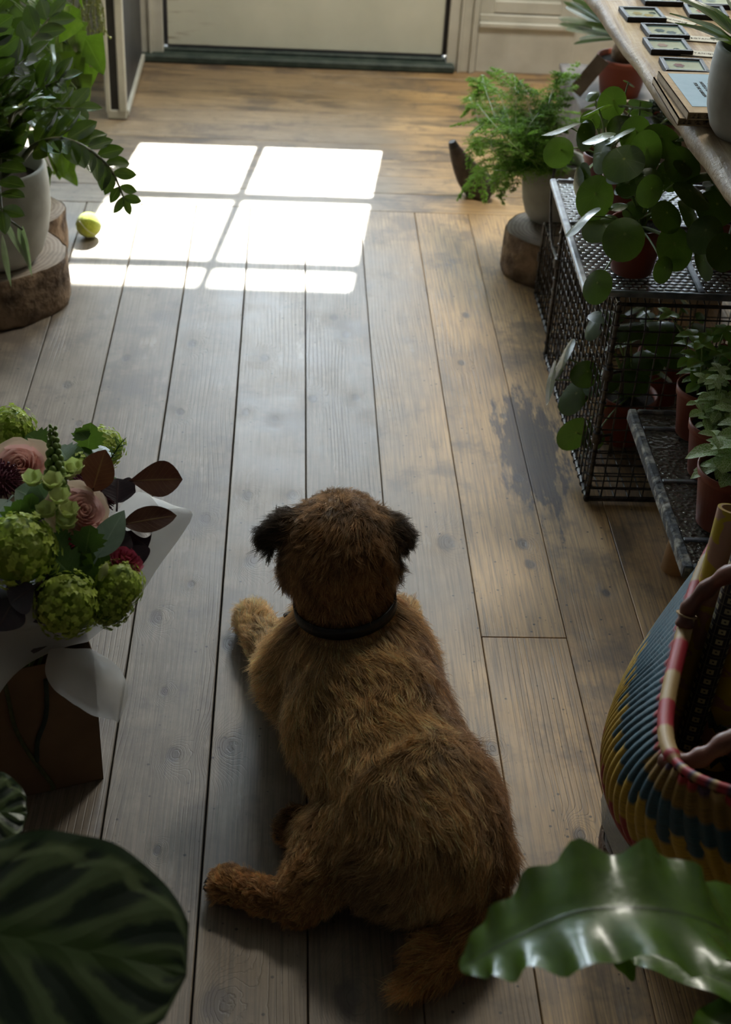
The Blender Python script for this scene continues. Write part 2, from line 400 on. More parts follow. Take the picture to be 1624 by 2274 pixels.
# panelled wall right of the door: skirting, stile, framed panel
t = MB(); px0 = DR+.115; px1 = .985
t.box((px0, YW-.018, 0), (px1, YW, .155), bev=.002); t.box((px0, YW-.028, .155), (px1, YW, .175), bev=.004); t.box((px0, YW-.016, .175), (px1, YW, .20), bev=.003)
struct('baseboard_front', t, M_wall)
t = MB()
t.box((px0, YW-.012, .20), (px0+.05, YW, 2.3), bev=.002); t.box((px1-.06, YW-.012, .20), (px1, YW, 2.3), bev=.002)
t.box((px0+.05, YW-.012, .205), (px1-.06, YW, .245), bev=.002); t.box((px0+.05, YW-.012, .70), (px1-.06, YW, .76), bev=.002)
struct('trim_5', t, M_wall)
# shop windows: left and right of the door
def shop_window(nm, x0, x1, z0, z1, nx, nz):
    t = MB()
    for i in range(nx+1):
        x = x0+(x1-x0)*i/nx; t.box((x-.02, YW+.02, z0), (x+.02, YW+.08, z1), bev=.003)
    for i in range(nz+1):
        z = z0+(z1-z0)*i/nz; t.box((x0, YW+.02, z-.02), (x1, YW+.08, z+.02), bev=.003)
    o = struct(nm, t, M_wall)
    p = MB(); p.box((x0, YW+.045, z0), (x1, YW+.049, z1)); p.build('glass_pane', M_glass, o)
    s_ = MB(); s_.box((x0-.04, YW-.06, z0-.06), (x1+.04, YW+.02, z0-.02), bev=.006); s_.build('window_sill', M_wall, o)
shop_window('window_2', WL0, WL1, WLZ0, WLZ1, 2, 3)
shop_window('window_3', WR0, WR1, WRZ0, WRZ1, 1, 3)
# awning outside: its front edge cuts the sun off above the third row of panes
t = MB(); M_awn = mat_noise('awning_canvas', (.05, .09, .08), (.08, .12, .10), 30, .9, .1)
ya = YW+.8; za = 2.324
t.box((-.58, YW+T, za+.26), (1.0, ya, za+.30)); t.box((-.58, ya-.02, za), (1.0, ya, za+.30))
struct('trim_6', t, M_awn)
t = MB(); t.box((-2.2, YW+T, 2.52), (-.58, ya+.1, 2.56)); t.box((1.0, YW+T, 2.2), (2.2, ya+.1, 2.24)); t.box((-2.2, ya+.08, 1.25), (-.58, ya+.1, 2.56)); t.box((1.0, ya+.08, 1.5), (2.2, ya+.1, 2.24))
struct('side_sun_blocker', t, M_awn)  # unseen hoods and valances, added to block sun at both side windows
# light paving outside
t = MB(); t.box((-6, YW+T, -.15), (6, 14, -.10)); struct('floor_outside', t, mat_noise('pavement', (.30, .29, .27), (.40, .39, .36), 6, .9, .2))
# open inner door leaf, folded back square to the wall, seen on edge
lf = W(259, 262, 0); x0 = W(237, 262, 0).x; x1 = W(284, 265, 0).x; yf = W(284, 265).y
t = MB(); t.box((x0+.012, yf+.004, .012), (x1-.006, YW-.045, 2.1)); leaf_o = struct('door_2', t, M_dark)
t = MB(); t.box((x0, yf-.004, .02), (x0+.016, yf+.05, 2.1), bev=.003); t.box((x1-.026, yf-.006, .02), (x1, yf+.012, 2.1), bev=.004)
t.box((x0+.004, yf-.004, .0), (x1-.002, yf+.03, .03), bev=.004); t.build('edge_frame', M_metalw, leaf_o)
t = MB(); t.box((x0+.016, yf-.001, .03), (x1-.024, yf+.01, 2.1)); t.build('seal_strip', M_black, leaf_o)
t = MB(); t.box((x1-.006, yf+.004, .012), (x1+.004, YW-.045, .028)); t.box((x1-.006, yf+.004, .42), (x1+.003, YW-.045, .44)); t.build('metal_trim', M_metalw, leaf_o)
# portals guide the daylight in through the openings
def portal(nm, x0, x1, z0, z1):
    l = bpy.data.lights.new(nm, 'AREA'); l.shape = 'RECTANGLE'; l.size = x1-x0; l.size_y = z1-z0; l.cycles.is_portal = True
    o = bpy.data.objects.new(nm, l); COL.objects.link(o); o.location = ((x0+x1)/2, YW+T+.005, (z0+z1)/2); o.rotation_euler = (-PI/2, 0, 0)
portal('daylight_door', GL[0], GL[1], 0.75, 1.93); portal('daylight_transom', jl, jr, 2.12, 2.42)
portal('daylight_left', WL0, WL1, WLZ0, WLZ1); portal('daylight_right', WR0, WR1, WRZ0, WRZ1)
# ------------------------------------------------------------------ the dog
def sdf_body(bones, res=.0065, pad=.03, k=.028):
    pts = np.array([b[0][:] for b in bones] + [b[1][:] for b in bones]); rmax = max(max(b[2], b[3]) for b in bones)
    lo = pts.min(0)-rmax-pad; hi = pts.max(0)+rmax+pad
    n = np.ceil((hi-lo)/res).astype(int)+1
    ax = [lo[i]+np.arange(n[i])*res for i in range(3)]
    G = np.stack(np.meshgrid(*ax, indexing='ij'), -1).astype(np.float32)
    D = None
    for a, b, ra, rb, kk in bones:
        a = np.array(a[:], np.float32); b = np.array(b[:], np.float32); ab = b-a; L = max(float(ab@ab), 1e-9)
        t = np.clip(((G-a)@ab)/L, 0, 1); d = np.linalg.norm(G-(a+t[..., None]*ab), axis=-1)-(ra+(rb-ra)*t)
        if D is None: D = d
        else:
            k_ = kk or k; h = np.clip(.5+.5*(D-d)/k_, 0, 1); D = D*(1-h)+d*h-k_*h*(1-h)
    D = np.maximum(D, .004-G[..., 2])            # flat where it lies on the boards
    return lo, res, D
def surface_nets(lo, res, D):
    s = D < 0; nx, ny, nz = D.shape
    c = np.zeros((nx-1, ny-1, nz-1), np.int8)
    for i in (0, 1):
        for j in (0, 1):
            for k in (0, 1): c += s[i:nx-1+i, j:ny-1+j, k:nz-1+k]
    act = (c > 0) & (c < 8); idx = -np.ones(act.shape, int); A = np.argwhere(act); idx[act] = np.arange(len(A))
    P = np.zeros((len(A), 3)); cnt = np.zeros(len(A))
    cor = [(i, j, k) for i in (0, 1) for j in (0, 1) for k in (0, 1)]
    for a in cor:
        for ax in range(3):
            if a[ax]: continue
            b = list(a); b[ax] = 1
            da = D[A[:, 0]+a[0], A[:, 1]+a[1], A[:, 2]+a[2]]; db = D[A[:, 0]+b[0], A[:, 1]+b[1], A[:, 2]+b[2]]
            m = (da < 0) != (db < 0); t = np.where(m, da/np.where(m, da-db, 1), 0)
            q = np.array(a, float)[None].repeat(len(A), 0); q[:, ax] += t
            P[m] += q[m]; cnt[m] += 1
    P = (P/cnt[:, None]+A)*res+lo
    F = []
    for ax in range(3):
        o1, o2 = (ax+1) % 3, (ax+2) % 3
        s0 = s; sh = [slice(None)]*3; sh2 = [slice(None)]*3; sh[ax] = slice(0, -1); sh2[ax] = slice(1, None)
        e = np.argwhere(s0[tuple(sh)] != s0[tuple(sh2)])
        e = e[(e[:, o1] > 0) & (e[:, o2] > 0)]
        fl = s0[tuple(sh)][e[:, 0], e[:, 1], e[:, 2]]
        def ID(d1, d2):
            q = e.copy(); q[:, o1] -= d1; q[:, o2] -= d2; return idx[q[:, 0], q[:, 1], q[:, 2]]
        quad = np.stack([ID(1, 1), ID(0, 1), ID(0, 0), ID(1, 0)], 1)
        quad[~fl] = quad[~fl][:, ::-1]; F.append(quad)
    return P, np.concatenate(F)
# bones: (a, b, ra, rb, blend)  placed in the pose of the photograph, lying on the boards
K = {}
def kp(n, px, py, z, r): K[n] = (W(px, py, z), r)
kp('chest', 768, 1455, .125, .098); kp('wither', 785, 1480, .135, .100); kp('rib', 812, 1580, .122, .110); kp('loin', 860, 1690, .112, .102)
kp('hip', 925, 1795, .105, .102); kp('rump', 968, 1865, .095, .088); kp('butt', 905, 1890, .078, .080)
kp('neck0', 775, 1405, .190, .072); kp('neck1', 766, 1335, .250, .056); kp('skull', 757, 1222, .318, .067); 
kp('thigh', 880, 1850, .082, .090); kp('knee', 752, 1868, .062, .052); kp('shin', 705, 1945, .048, .038); kp('hock', 668, 2003, .030, .026)
kp('meta', 585, 1990, .028, .021); kp('toe', 508, 1962, .026, .024)
kp('kneeR', 790, 1800, .045, .045); kp('metaR', 715, 1835, .030, .024); kp('toeR', 662, 1836, .028, .025)
kp('sh', 690, 1500, .10, .070); kp('elb', 640, 1500, .045, .036); kp('wrist', 590, 1425, .034, .027); kp('paw', 562, 1376, .030, .029)
kp('shR', 850, 1470, .10, .070); kp('elbR', 880, 1500, .045, .036)
kp('t0', 1040, 1890, .085, .042); kp('t1', 1062, 1985, .050, .030); kp('t2', 1040, 2065, .034, .026); kp('t3', 975, 2125, .030, .024); kp('t4', 915, 2180, .026, .012)
sk = K['skull'][0]
K['brow'] = (sk+Vector((0, .045, .002)), .052); K['muz0'] = (sk+Vector((0, .075, -.022)), .034); K['muz1'] = (sk+Vector((.002, .118, -.036)), .024)
K['chin'] = (sk+Vector((.002, .085, -.048)), .022)
K['cheekL'] = (sk+Vector((-.045, .003, -.035)), .038); K['cheekR'] = (sk+Vector((.045, .003, -.035)), .038)
kp('eL0', 690, 1165, .352, .024); kp('eL1', 640, 1174, .346, .023); kp('eL2', 600, 1188, .334, .014); kp('eL3', 604, 1226, .308, .005)
kp('eR0', 826, 1165, .352, .024); kp('eR1', 862, 1180, .345, .023); kp('eR2', 892, 1188, .334, .014); kp('eR3', 890, 1216, .310, .006)
pr = K['elbR'][0]+Vector((.02, .17, -.012)); K['pawR'] = (pr, .027); K['wrR'] = (K['elbR'][0]*.4+pr*.6, .027)
BN = [('chest','wither'),('wither','rib'),('rib','loin'),('loin','hip'),('hip','rump'),('rump','butt'),('chest','neck0'),('neck0','neck1'),('neck1','skull'),
      ('skull','brow'),('brow','muz0',.03),('muz0','muz1',.02),('muz0','chin',.015),('skull','cheekL',.03),('skull','cheekR',.03),
      ('hip','thigh',.03),('thigh','knee',.03),('knee','shin',.025),('shin','hock',.02),('hock','meta',.015),('meta','toe',.012),
      ('butt','kneeR',.02),('kneeR','metaR',.015),('metaR','toeR',.012),
      ('wither','sh',.03),('sh','elb',.03),('elb','wrist',.02),('wrist','paw',.015),('wither','shR',.03),('shR','elbR',.03),('elbR','wrR',.02),('wrR','pawR',.015),
      ('rump','t0',.03),('t0','t1',.02),('t1','t2',.02),('t2','t3',.02),('t3','t4',.012),
      ('eL0','eL1',.014),('eL1','eL2',.01),('eL2','eL3',.006),('eR0','eR1',.014),('eR1','eR2',.01),('eR2','eR3',.006)]
bones = [(K[q[0]][0], K[q[1]][0], K[q[0]][1], K[q[1]][1], (q[2] if len(q) > 2 else None)) for q in BN]
for toes, base in (('toe', 'meta'), ('toeR', 'metaR'), ('paw', 'wrist'), ('pawR', 'wrR')):   # four toes on each foot
    c = K[toes][0]; d_ = (c-K[base][0]); d_.z = 0; d_.normalize(); sd = Vector((-d_.y, d_.x, 0))
    for q in (-1.5, -.5, .5, 1.5):
        a_ = c+sd*q*.010-Vector((0, 0, .006)); b_ = a_+d_*(.020-.004*abs(q))+Vector((0, 0, -.004))
        bones.append((a_, b_, .010, .0085, .006))
lo, res, D = sdf_body(bones)
P, F = surface_nets(lo, res, D)
for _ in range(2):                                  # light relaxation
    acc = np.zeros_like(P); cn = np.zeros(len(P))
    for a, b in ((0, 1), (1, 2), (2, 3), (3, 0)):
        np.add.at(acc, F[:, a], P[F[:, b]]); np.add.at(acc, F[:, b], P[F[:, a]]); np.add.at(cn, F[:, a], 1); np.add.at(cn, F[:, b], 1)
    P = P*.5+acc/cn[:, None]*.5
P[:, 2] = np.maximum(P[:, 2], .0015)
# coat colours by place on the body
BA = np.array([b[0][:] for b in bones]); BB = np.array([b[1][:] for b in bones]); BRA = np.array([b[2] for b in bones]); BRB = np.array([b[3] for b in bones])
def flow(i):
    return BB[i]-BA[i]
FLOW = np.array([flow(i) for i in range(len(bones))]); 
for i, q in enumerate(BN):
    if q[0] in ('neck0', 'neck1', 'skull', 'chest', 'brow') and q[1] in ('neck0', 'neck1', 'skull', 'brow'): FLOW[i] *= -1   # hair lies from head towards tail
    if q[0] in ('brow', 'muz0'): FLOW[i] *= -1
FLOW /= np.maximum(np.linalg.norm(FLOW, axis=1, keepdims=True), 1e-6)
for i, q in enumerate(BN):
    if q[1] in ('cheekL', 'cheekR'): FLOW[i] = np.array([0.3 if q[1] == 'cheekR' else -.3, -.5, -.8])
    if q[1] in ('thigh',): FLOW[i] = np.array([-.3, -.6, -.6])
def grp(q):
    s = q[0]+' '+q[1]
    if 'eL' in q[1] and 'elb' not in q[1] or 'eR' in q[1] and 'elb' not in q[1]: return 'ear'
    if q[1] in ('t1', 't2', 't3', 't4'): return 'tail'
    if q[1] in ('neck0', 'neck1'): return 'neck'
    if q[1] in ('skull', 'brow', 'cheekL', 'cheekR'): return 'head'
    if q[1] in ('muz0', 'muz1', 'chin'): return 'muzzle'
    if q[1] in ('hock', 'meta', 'toe', 'metaR', 'toeR'): return 'foot'
    if q[1] in ('elb', 'wrist', 'paw', 'wrR', 'pawR', 'elbR'): return 'fore'
    if q[1] in ('thigh', 'knee', 'shin', 'kneeR'): return 'thigh'
    return 'body'
GR = [grp(q) for q in BN]+['foot']*8+['fore']*8
LEN = {'ear': .021, 'tail': .034, 'neck': .036, 'head': .024, 'muzzle': .012, 'foot': .011, 'fore': .018, 'thigh': .027, 'body': .038}
COLR = {'ear': (.05, .036, .024), 'tail': (.50, .28, .11), 'neck': (.36, .19, .075), 'head': (.40, .235, .105), 'muzzle': (.10, .06, .035), 'foot': (.46, .25, .10),
        'fore': (.72, .50, .27), 'thigh': (.52, .335, .16), 'body': (.58, .385, .185)}
def bone_weights(X):
    out = np.zeros((len(X), len(bones)))
    for i in range(len(bones)):
        ab = BB[i]-BA[i]; L = max(ab@ab, 1e-9); t = np.clip(((X-BA[i])@ab)/L, 0, 1)
        out[:, i] = np.linalg.norm(X-(BA[i]+t[:, None]*ab), axis=1)-(BRA[i]+(BRB[i]-BRA[i])*t)
    w_ = np.exp(-np.maximum(out+.004, 0)/.009); w_ /= np.maximum(w_.sum(1, keepdims=True), 1e-9)
    return w_
def coat(X, w_):
    cg = np.array([COLR[g] for g in GR]); c = w_@cg
    bodyw = w_@np.array([1.0 if g in ('body', 'thigh') else 0.0 for g in GR])
    # darker reddish saddle down the spine side (right), greyer crown
    a = np.array(K['wither'][0][:]); b = np.array(K['rump'][0][:]); ab = b-a; t = np.clip(((X-a)@ab)/(ab@ab), 0, 1); side = ((X-(a+t[:, None]*ab))@np.array([1, .35, 0]))
    s = np.clip((side-.01)/.07, 0, 1)*bodyw
    c = c*(1-s[:, None]*.7)+np.array([.20, .09, .04])*s[:, None]*.7
    cr = np.exp(-(((X-np.array(K['skull'][0][:])-np.array([0, .0, .06]))/np.array([.035, .05, .03]))**2).sum(1))
    c = c*(1-cr[:, None]*.5)+np.array([.36, .25, .15])*cr[:, None]*.5
    for key, d3 in (('eL1', (-.0, -.01, -.02)), ('eR1', (0, -.01, -.02))):                       # black behind the ears
        e = np.exp(-(((X-np.array(K[key][0][:])-np.array(d3))/.040)**2).sum(1)); c = c*(1-e[:, None]*.75)+np.array([.022, .018, .014])*e[:, None]*.75
    pl = np.exp(-(((X-np.array(W(628, 1450, .06)[:]))/.04)**2).sum(1)); c = c*(1-pl[:, None]*.7)+np.array([.62, .50, .36])*pl[:, None]*.7
    return c
mb = MB(); wv = bone_weights(P); cv = coat(P, wv)*.6
mb.v = [tuple(p) for p in P]; mb.f = F.tolist(); mb.uv = [(0, 0)]*len(P); mb.col = [tuple(c) for c in cv]; mb.smooth = [True]*len(F); mb.mi = [0]*len(F)
m, nt, b = newmat('dog_skin_and_undercoat'); g = NT(nt); g.put(b.inputs['Base Color'], g.attr('tint')); b.inputs['Roughness'].default_value = .9
dog = mb.build('dog', m)
tag(dog, 'shaggy tan terrier lying on the boards, head raised, back to the camera', 'dog')
# fur: combed strands
tri = np.concatenate([F[:, [0, 1, 2]], F[:, [0, 2, 3]]]); A0, A1, A2 = P[tri[:, 0]], P[tri[:, 1]], P[tri[:, 2]]
NN = np.cross(A1-A0, A2-A0); area = np.linalg.norm(NN, axis=1)/2; NN /= np.maximum(np.linalg.norm(NN, axis=1, keepdims=True), 1e-12)
if ((P[tri[:, 0]]-P.mean(0))*NN).sum() < 0: NN = -NN
cen = (A0+A1+A2)/3; keep = cen[:, 2] > .006
pw = area*keep*(1+.5*(wv[tri[:, 0]]@np.array([1.0 if g_ in ('head', 'ear', 'foot', 'fore') else 0 for g_ in GR]))); pw /= pw.sum()
NH = 230000; SEG = 7
ti = rng.choice(len(tri), NH, p=pw); u = rng.random(NH); v = rng.random(NH); sw_ = u+v > 1; u[sw_] = 1-u[sw_]; v[sw_] = 1-v[sw_]
R = A0[ti]*(1-u-v)[:, None]+A1[ti]*u[:, None]+A2[ti]*v[:, None]; N = NN[ti]
wr = bone_weights(R)
fl = wr@FLOW
# smooth large-scale swirl and a parting down the nape
def vnoise(X, sc, seed):
    r_ = np.random.default_rng(seed); out = np.zeros((len(X), 3))
    for _ in range(7):
        kx = r_.normal(size=3)*sc; ph = r_.random(3)*6.28
        for q in range(3): out[:, q] += np.sin(X@kx+ph[q])
    return out/2.6
Ln = wr@np.array([LEN[g_] for g_ in GR])*np.clip(rng.normal(1.0, .25, NH), .45, 1.7)
fl = fl/np.maximum(np.linalg.norm(fl, axis=1, keepdims=True), 1e-6)+vnoise(R, 28, 1)*.28+vnoise(R, 75, 2)*.28+np.array([0, 0, -.12])
neckw = wr@np.array([1.0 if g_ in ('neck', 'head') else 0 for g_ in GR]); sx = (R[:, 0]-K['neck1'][0].x)/.06
fl[:, 0] += np.clip(sx, -1, 1)*.55*neckw
fl = fl-N*(fl*N).sum(1, keepdims=True)*.85; fl /= np.maximum(np.linalg.norm(fl, axis=1, keepdims=True), 1e-6)
# clumps
NC = 14000; ci = rng.choice(NH, NC, replace=False); kd = kdtree.KDTree(NC)
for j, i in enumerate(ci): kd.insert(R[i].tolist(), j)
kd.balance(); near = np.array([kd.find(p)[1] for p in R.tolist()])
cl = ci[near]
lift = .44+.14*rng.normal(size=NH)+wr@np.array([.12 if g_ in ('head', 'fore') else 0 for g_ in GR])
dirn = fl*1.0+N*lift[:, None]+rng.normal(size=(NH, 3))*.15; dirn /= np.linalg.norm(dirn, axis=1, keepdims=True)
tipc = R[cl]+(fl[cl]+N[cl]*lift[cl][:, None])/np.linalg.norm(fl[cl]+N[cl]*.4, axis=1, keepdims=True)*Ln[cl][:, None]
cs = np.clip(rng.normal(.50, .22, NH), 0, .95)
curl = vnoise(R[cl], 240, 5)*.0045; pts = np.zeros((NH, SEG, 3))
for s_ in range(SEG):
    t = s_/(SEG-1); d2 = dirn*(1-t*.0)+fl*t*.45+np.array([0, 0, -.10])*t; d2 /= np.linalg.norm(d2, axis=1, keepdims=True)
    q = R+d2*(Ln*t)[:, None]
    q = q+(tipc-q)*(cs*t*t)[:, None]*.75+curl*np.sin(t*4.2)*t
    q[:, 2] = np.maximum(q[:, 2], .0015+.001*rng.random(NH)); pts[:, s_] = q
na_, nb_ = np.array(K['neck0'][0][:]), np.array(K['neck1'][0][:]); ccv = na_*.05+nb_*.95; axn = (nb_-na_)/np.linalg.norm(nb_-na_); hh = (R-ccv)@axn; rd_ = np.linalg.norm((R-ccv)-hh[:, None]*axn, axis=1)
flat = (np.abs(hh-.010) < .024) & (rd_ < .11); sc_f = np.where(flat, .30, 1.0); pts = R[:, None]+(pts-R[:, None])*sc_f[:, None, None]
hc = bpy.data.hair_curves.new('fur'); hc.add_curves([SEG]*NH)
hc.points.foreach_set('position', pts.reshape(-1).astype(np.float32))
rad = np.array([.00016, .00020, .00020, .00019, .00016, .00011, .00004])
ra = hc.attributes.get('radius') or hc.attributes.new('radius', 'FLOAT', 'POINT')
ra.data.foreach_set('value', np.tile(rad, NH).astype(np.float32))
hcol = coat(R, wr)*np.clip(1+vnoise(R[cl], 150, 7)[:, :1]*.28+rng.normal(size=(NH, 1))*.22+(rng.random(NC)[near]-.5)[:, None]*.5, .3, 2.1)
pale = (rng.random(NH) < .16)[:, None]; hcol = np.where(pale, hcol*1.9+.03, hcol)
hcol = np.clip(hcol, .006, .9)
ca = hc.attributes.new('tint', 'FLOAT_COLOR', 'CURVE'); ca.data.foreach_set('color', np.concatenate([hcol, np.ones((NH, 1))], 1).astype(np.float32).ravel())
m, nt, b = newmat('terrier_fur'); g = NT(nt)
ic = g.n('ShaderNodeHairInfo').outputs['Intercept']
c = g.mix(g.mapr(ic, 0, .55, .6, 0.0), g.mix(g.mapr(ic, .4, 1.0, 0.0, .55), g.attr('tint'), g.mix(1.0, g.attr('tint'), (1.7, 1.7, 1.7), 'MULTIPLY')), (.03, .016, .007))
g.put(b.inputs['Base Color'], c); b.inputs['Roughness'].default_value = .42; b.inputs['Specular IOR Level'].default_value = .35
tr = g.n('ShaderNodeBsdfTranslucent'); g.put(tr.inputs['Color'], c); mx = g.n('ShaderNodeMixShader'); mx.inputs[0].default_value = .34
out = nt.nodes['Material Output']; nt.links.new(b.outputs[0], mx.inputs[1]); nt.links.new(tr.outputs[0], mx.inputs[2]); nt.links.new(mx.outputs[0], out.inputs[0])
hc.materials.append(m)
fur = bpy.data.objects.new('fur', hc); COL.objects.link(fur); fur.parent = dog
# face: eyes, nose, mouth line (turned away from the camera)
M_eye, nt, b = newmat('dark_brown_eye'); b.inputs['Base Color'].default_value = (.012, .006, .003, 1); b.inputs['Roughness'].default_value = .05
M_nose = mat_noise('black_nose_leather', (.006, .006, .006), (.014, .013, .012), 200, .35, .4, .001)
for sx_ in (-1, 1):
    q = MB(); q.ball(sk+Vector((sx_*.030, .088, .004)), .0105, 12, 8); q.build('eye', M_eye, dog)
q = MB(); q.ball(K['muz1'][0]+Vector((0, .024, .006)), .013, 12, 8, (1.15, .8, .85)); q.build('nose', M_nose, dog)
q = MB(); q.tube(spline([K['muz1'][0]+Vector((x, y, z)) for x, y, z in ((-.024, -.02, -.018), (-.016, .010, -.014), (0, .022, -.010), (.016, .010, -.014), (.024, -.02, -.018))], 4), .0022, 6); q.build('mouth', M_nose, dog)
M_claw = mat_noise('dark_horn_claw', (.015, .013, .012), (.04, .035, .03), 80, .3, .1)
M_pad = mat_noise('black_paw_pad', (.008, .008, .008), (.018, .017, .016), 150, .6, .5, .001)
for toes, base in (('toe', 'meta'), ('toeR', 'metaR'), ('paw', 'wrist'), ('pawR', 'wrR')):
    c = K[toes][0]; d_ = (c-K[base][0]); d_.z = 0; d_.normalize(); sd = Vector((-d_.y, d_.x, 0))
    for q_ in (-1.5, -.5, .5, 1.5):
        e = c+sd*q_*.010+d_*(.026-.004*abs(q_))-Vector((0, 0, .008)); q = MB()
        q.tube([e, e+d_*.008+Vector((0, 0, .001)), e+d_*.013-Vector((0, 0, .005))], [.0028, .0022, .0006], 6); q.build('claw', M_claw, dog)
    if toes in ('toe', 'toeR'):                     # soles face the camera on the two hind feet
        e = c-sd*0+d_*.018
        q = MB()
        for k_ in (-1.4, -.45, .45, 1.4): q.ball(c+d_*(.029-.003*abs(k_))+sd*k_*.010+Vector((0, 0, -.006)), .0075, 8, 6, (1, 1, .8))
        q.ball(c+d_*.014-sd*.016+Vector((0, 0, -.006)), .012, 10, 6, (1, 1, .8)); q.build('paw_pad', M_pad, dog)
# collar and tag
M_collar = mat_noise('black_leather_collar', (.006, .006, .007), (.016, .015, .015), 60, .45, .3, .001)
na, nb = K['neck0'][0], K['neck1'][0]; cc_ = na*.05+nb*.95+Vector((0, -.003, .002)); axv = (nb-na).normalized(); M = frame(cc_, (1, 0, 0), (0, 1, 0))
zx = Vector((1, 0, 0)); zx = (zx-axv*zx.dot(axv)).normalized(); zy = axv.cross(zx)
CM = Matrix(((zx.x, zy.x, axv.x, cc_.x), (zx.y, zy.y, axv.y, cc_.y), (zx.z, zy.z, axv.z, cc_.z), (0, 0, 0, 1)))
q = MB(); rr = .0755; q.lathe([(rr, -.010), (rr+.003, -.009), (rr+.003, .009), (rr, .010), (rr-.002, 0), (rr, -.010)], 48, M=CM); q.build('collar', M_collar, dog)
tg = W(655, 1368, .175); q = MB(); M2 = Matrix.Translation(tg) @ Matrix.Rotation(math.radians(-22), 4, 'Y') @ Matrix.Rotation(math.radians(15), 4, 'Z')
q.box((-.016, -.006, -.010), (.018, .004, .012), M=M2, bev=.002); q.build('collar_tag', M_collar, dog)
# ------------------------------------------------------------------ leaves, pots, logs: shared builders
def lframe(o, d, n):
    d = Vector(d).normalized(); n = Vector(n); x = d.cross(n)
    if x.length < 1e-4: x = d.orthogonal()
    return frame(o, d, x)
def P_ellip(u): return max(0.0, math.sin(PI*min(1, max(0, u)))**.75)
def P_lance(u): return (math.sin(PI*u**.8)**.9) if 0 < u < 1 else 0.0
def P_heart(u): return max(0.0, (min(1, (u+.02)*7)**.5)*(1-u)**.72*1.25*(1-.12*(u < .1)))
def P_obov(u): return math.sin(PI*u**1.45)**.8 if 0 < u < 1 else 0.0
def P_broad(u): return math.sin(PI*min(1, u*.96+.02))**.5
def leaf(mb, M, L, Wd, prof=P_ellip, nu=8, nv=4, droop=.15, fold=.15, cup=0.0, wave=(0, 0), twist=0.0, col=None, ph=0.0):
    P = []; U = []
    for i in range(nu+1):
        u = i/nu; w_ = Wd*.5*prof(u) if 0 < i < nu else Wd*.5*prof(u)*.0+Wd*.004; row = []; ur = []
        for j in range(nv+1):
            v = j/nv*2-1; x = v*w_; y = u*L
            z = -droop*L*u*u+abs(v)*fold*w_-cup*v*v*w_+wave[0]*L*abs(v)*math.sin(u*wave[1]*2*PI+(1.3 if v > 0 else 0)+ph)
            if twist: c_, s_ = math.cos(twist*u), math.sin(twist*u); x, z = x*c_-z*s_, x*s_+z*c_
            row.append((x, y, z)); ur.append((v*.5+.5, u))
        P.append(row); U.append(ur)
    mb.grid(P, U, M=M, col=col)
def disc_leaf(mb, M, r, off=.25, nr=4, na=18, cup=.22, asp=1.12, wav=.05, col=None, ph=0.0):
    """round peltate leaf; petiole joins near the middle; uv radial about that point"""
    vs_ = [(0, 0, 0)]; uv = [(.5, .5)]; fs = []
    for i in range(1, nr+1):
        for k in range(na):
            a = 2*PI*k/na; q = i/nr
            x = math.cos(a)*r*q; y = (math.sin(a)*r*asp+r*off)*q
            z = cup*r*q*q*(-1 if cup > 0 else 1)*abs(cup)/max(abs(cup), 1e-6) + wav*r*q*q*math.sin(3*a+ph)
            z = -abs(cup)*r*q*q*(1 if cup > 0 else -1)+wav*r*q*q*math.sin(3*a+ph)
            vs_.append((x, y, z)); uv.append((.5+.5*q*math.cos(a), .5+.5*q*math.sin(a)))
    for k in range(na): fs.append((0, 1+k, 1+(k+1) % na))
    for i in range(nr-1):
        for k in range(na):
            a = 1+i*na+k; b_ = 1+i*na+(k+1) % na; fs.append((a, a+na, b_+na, b_))
    mb.add(vs_, fs, uv, col, True, M)
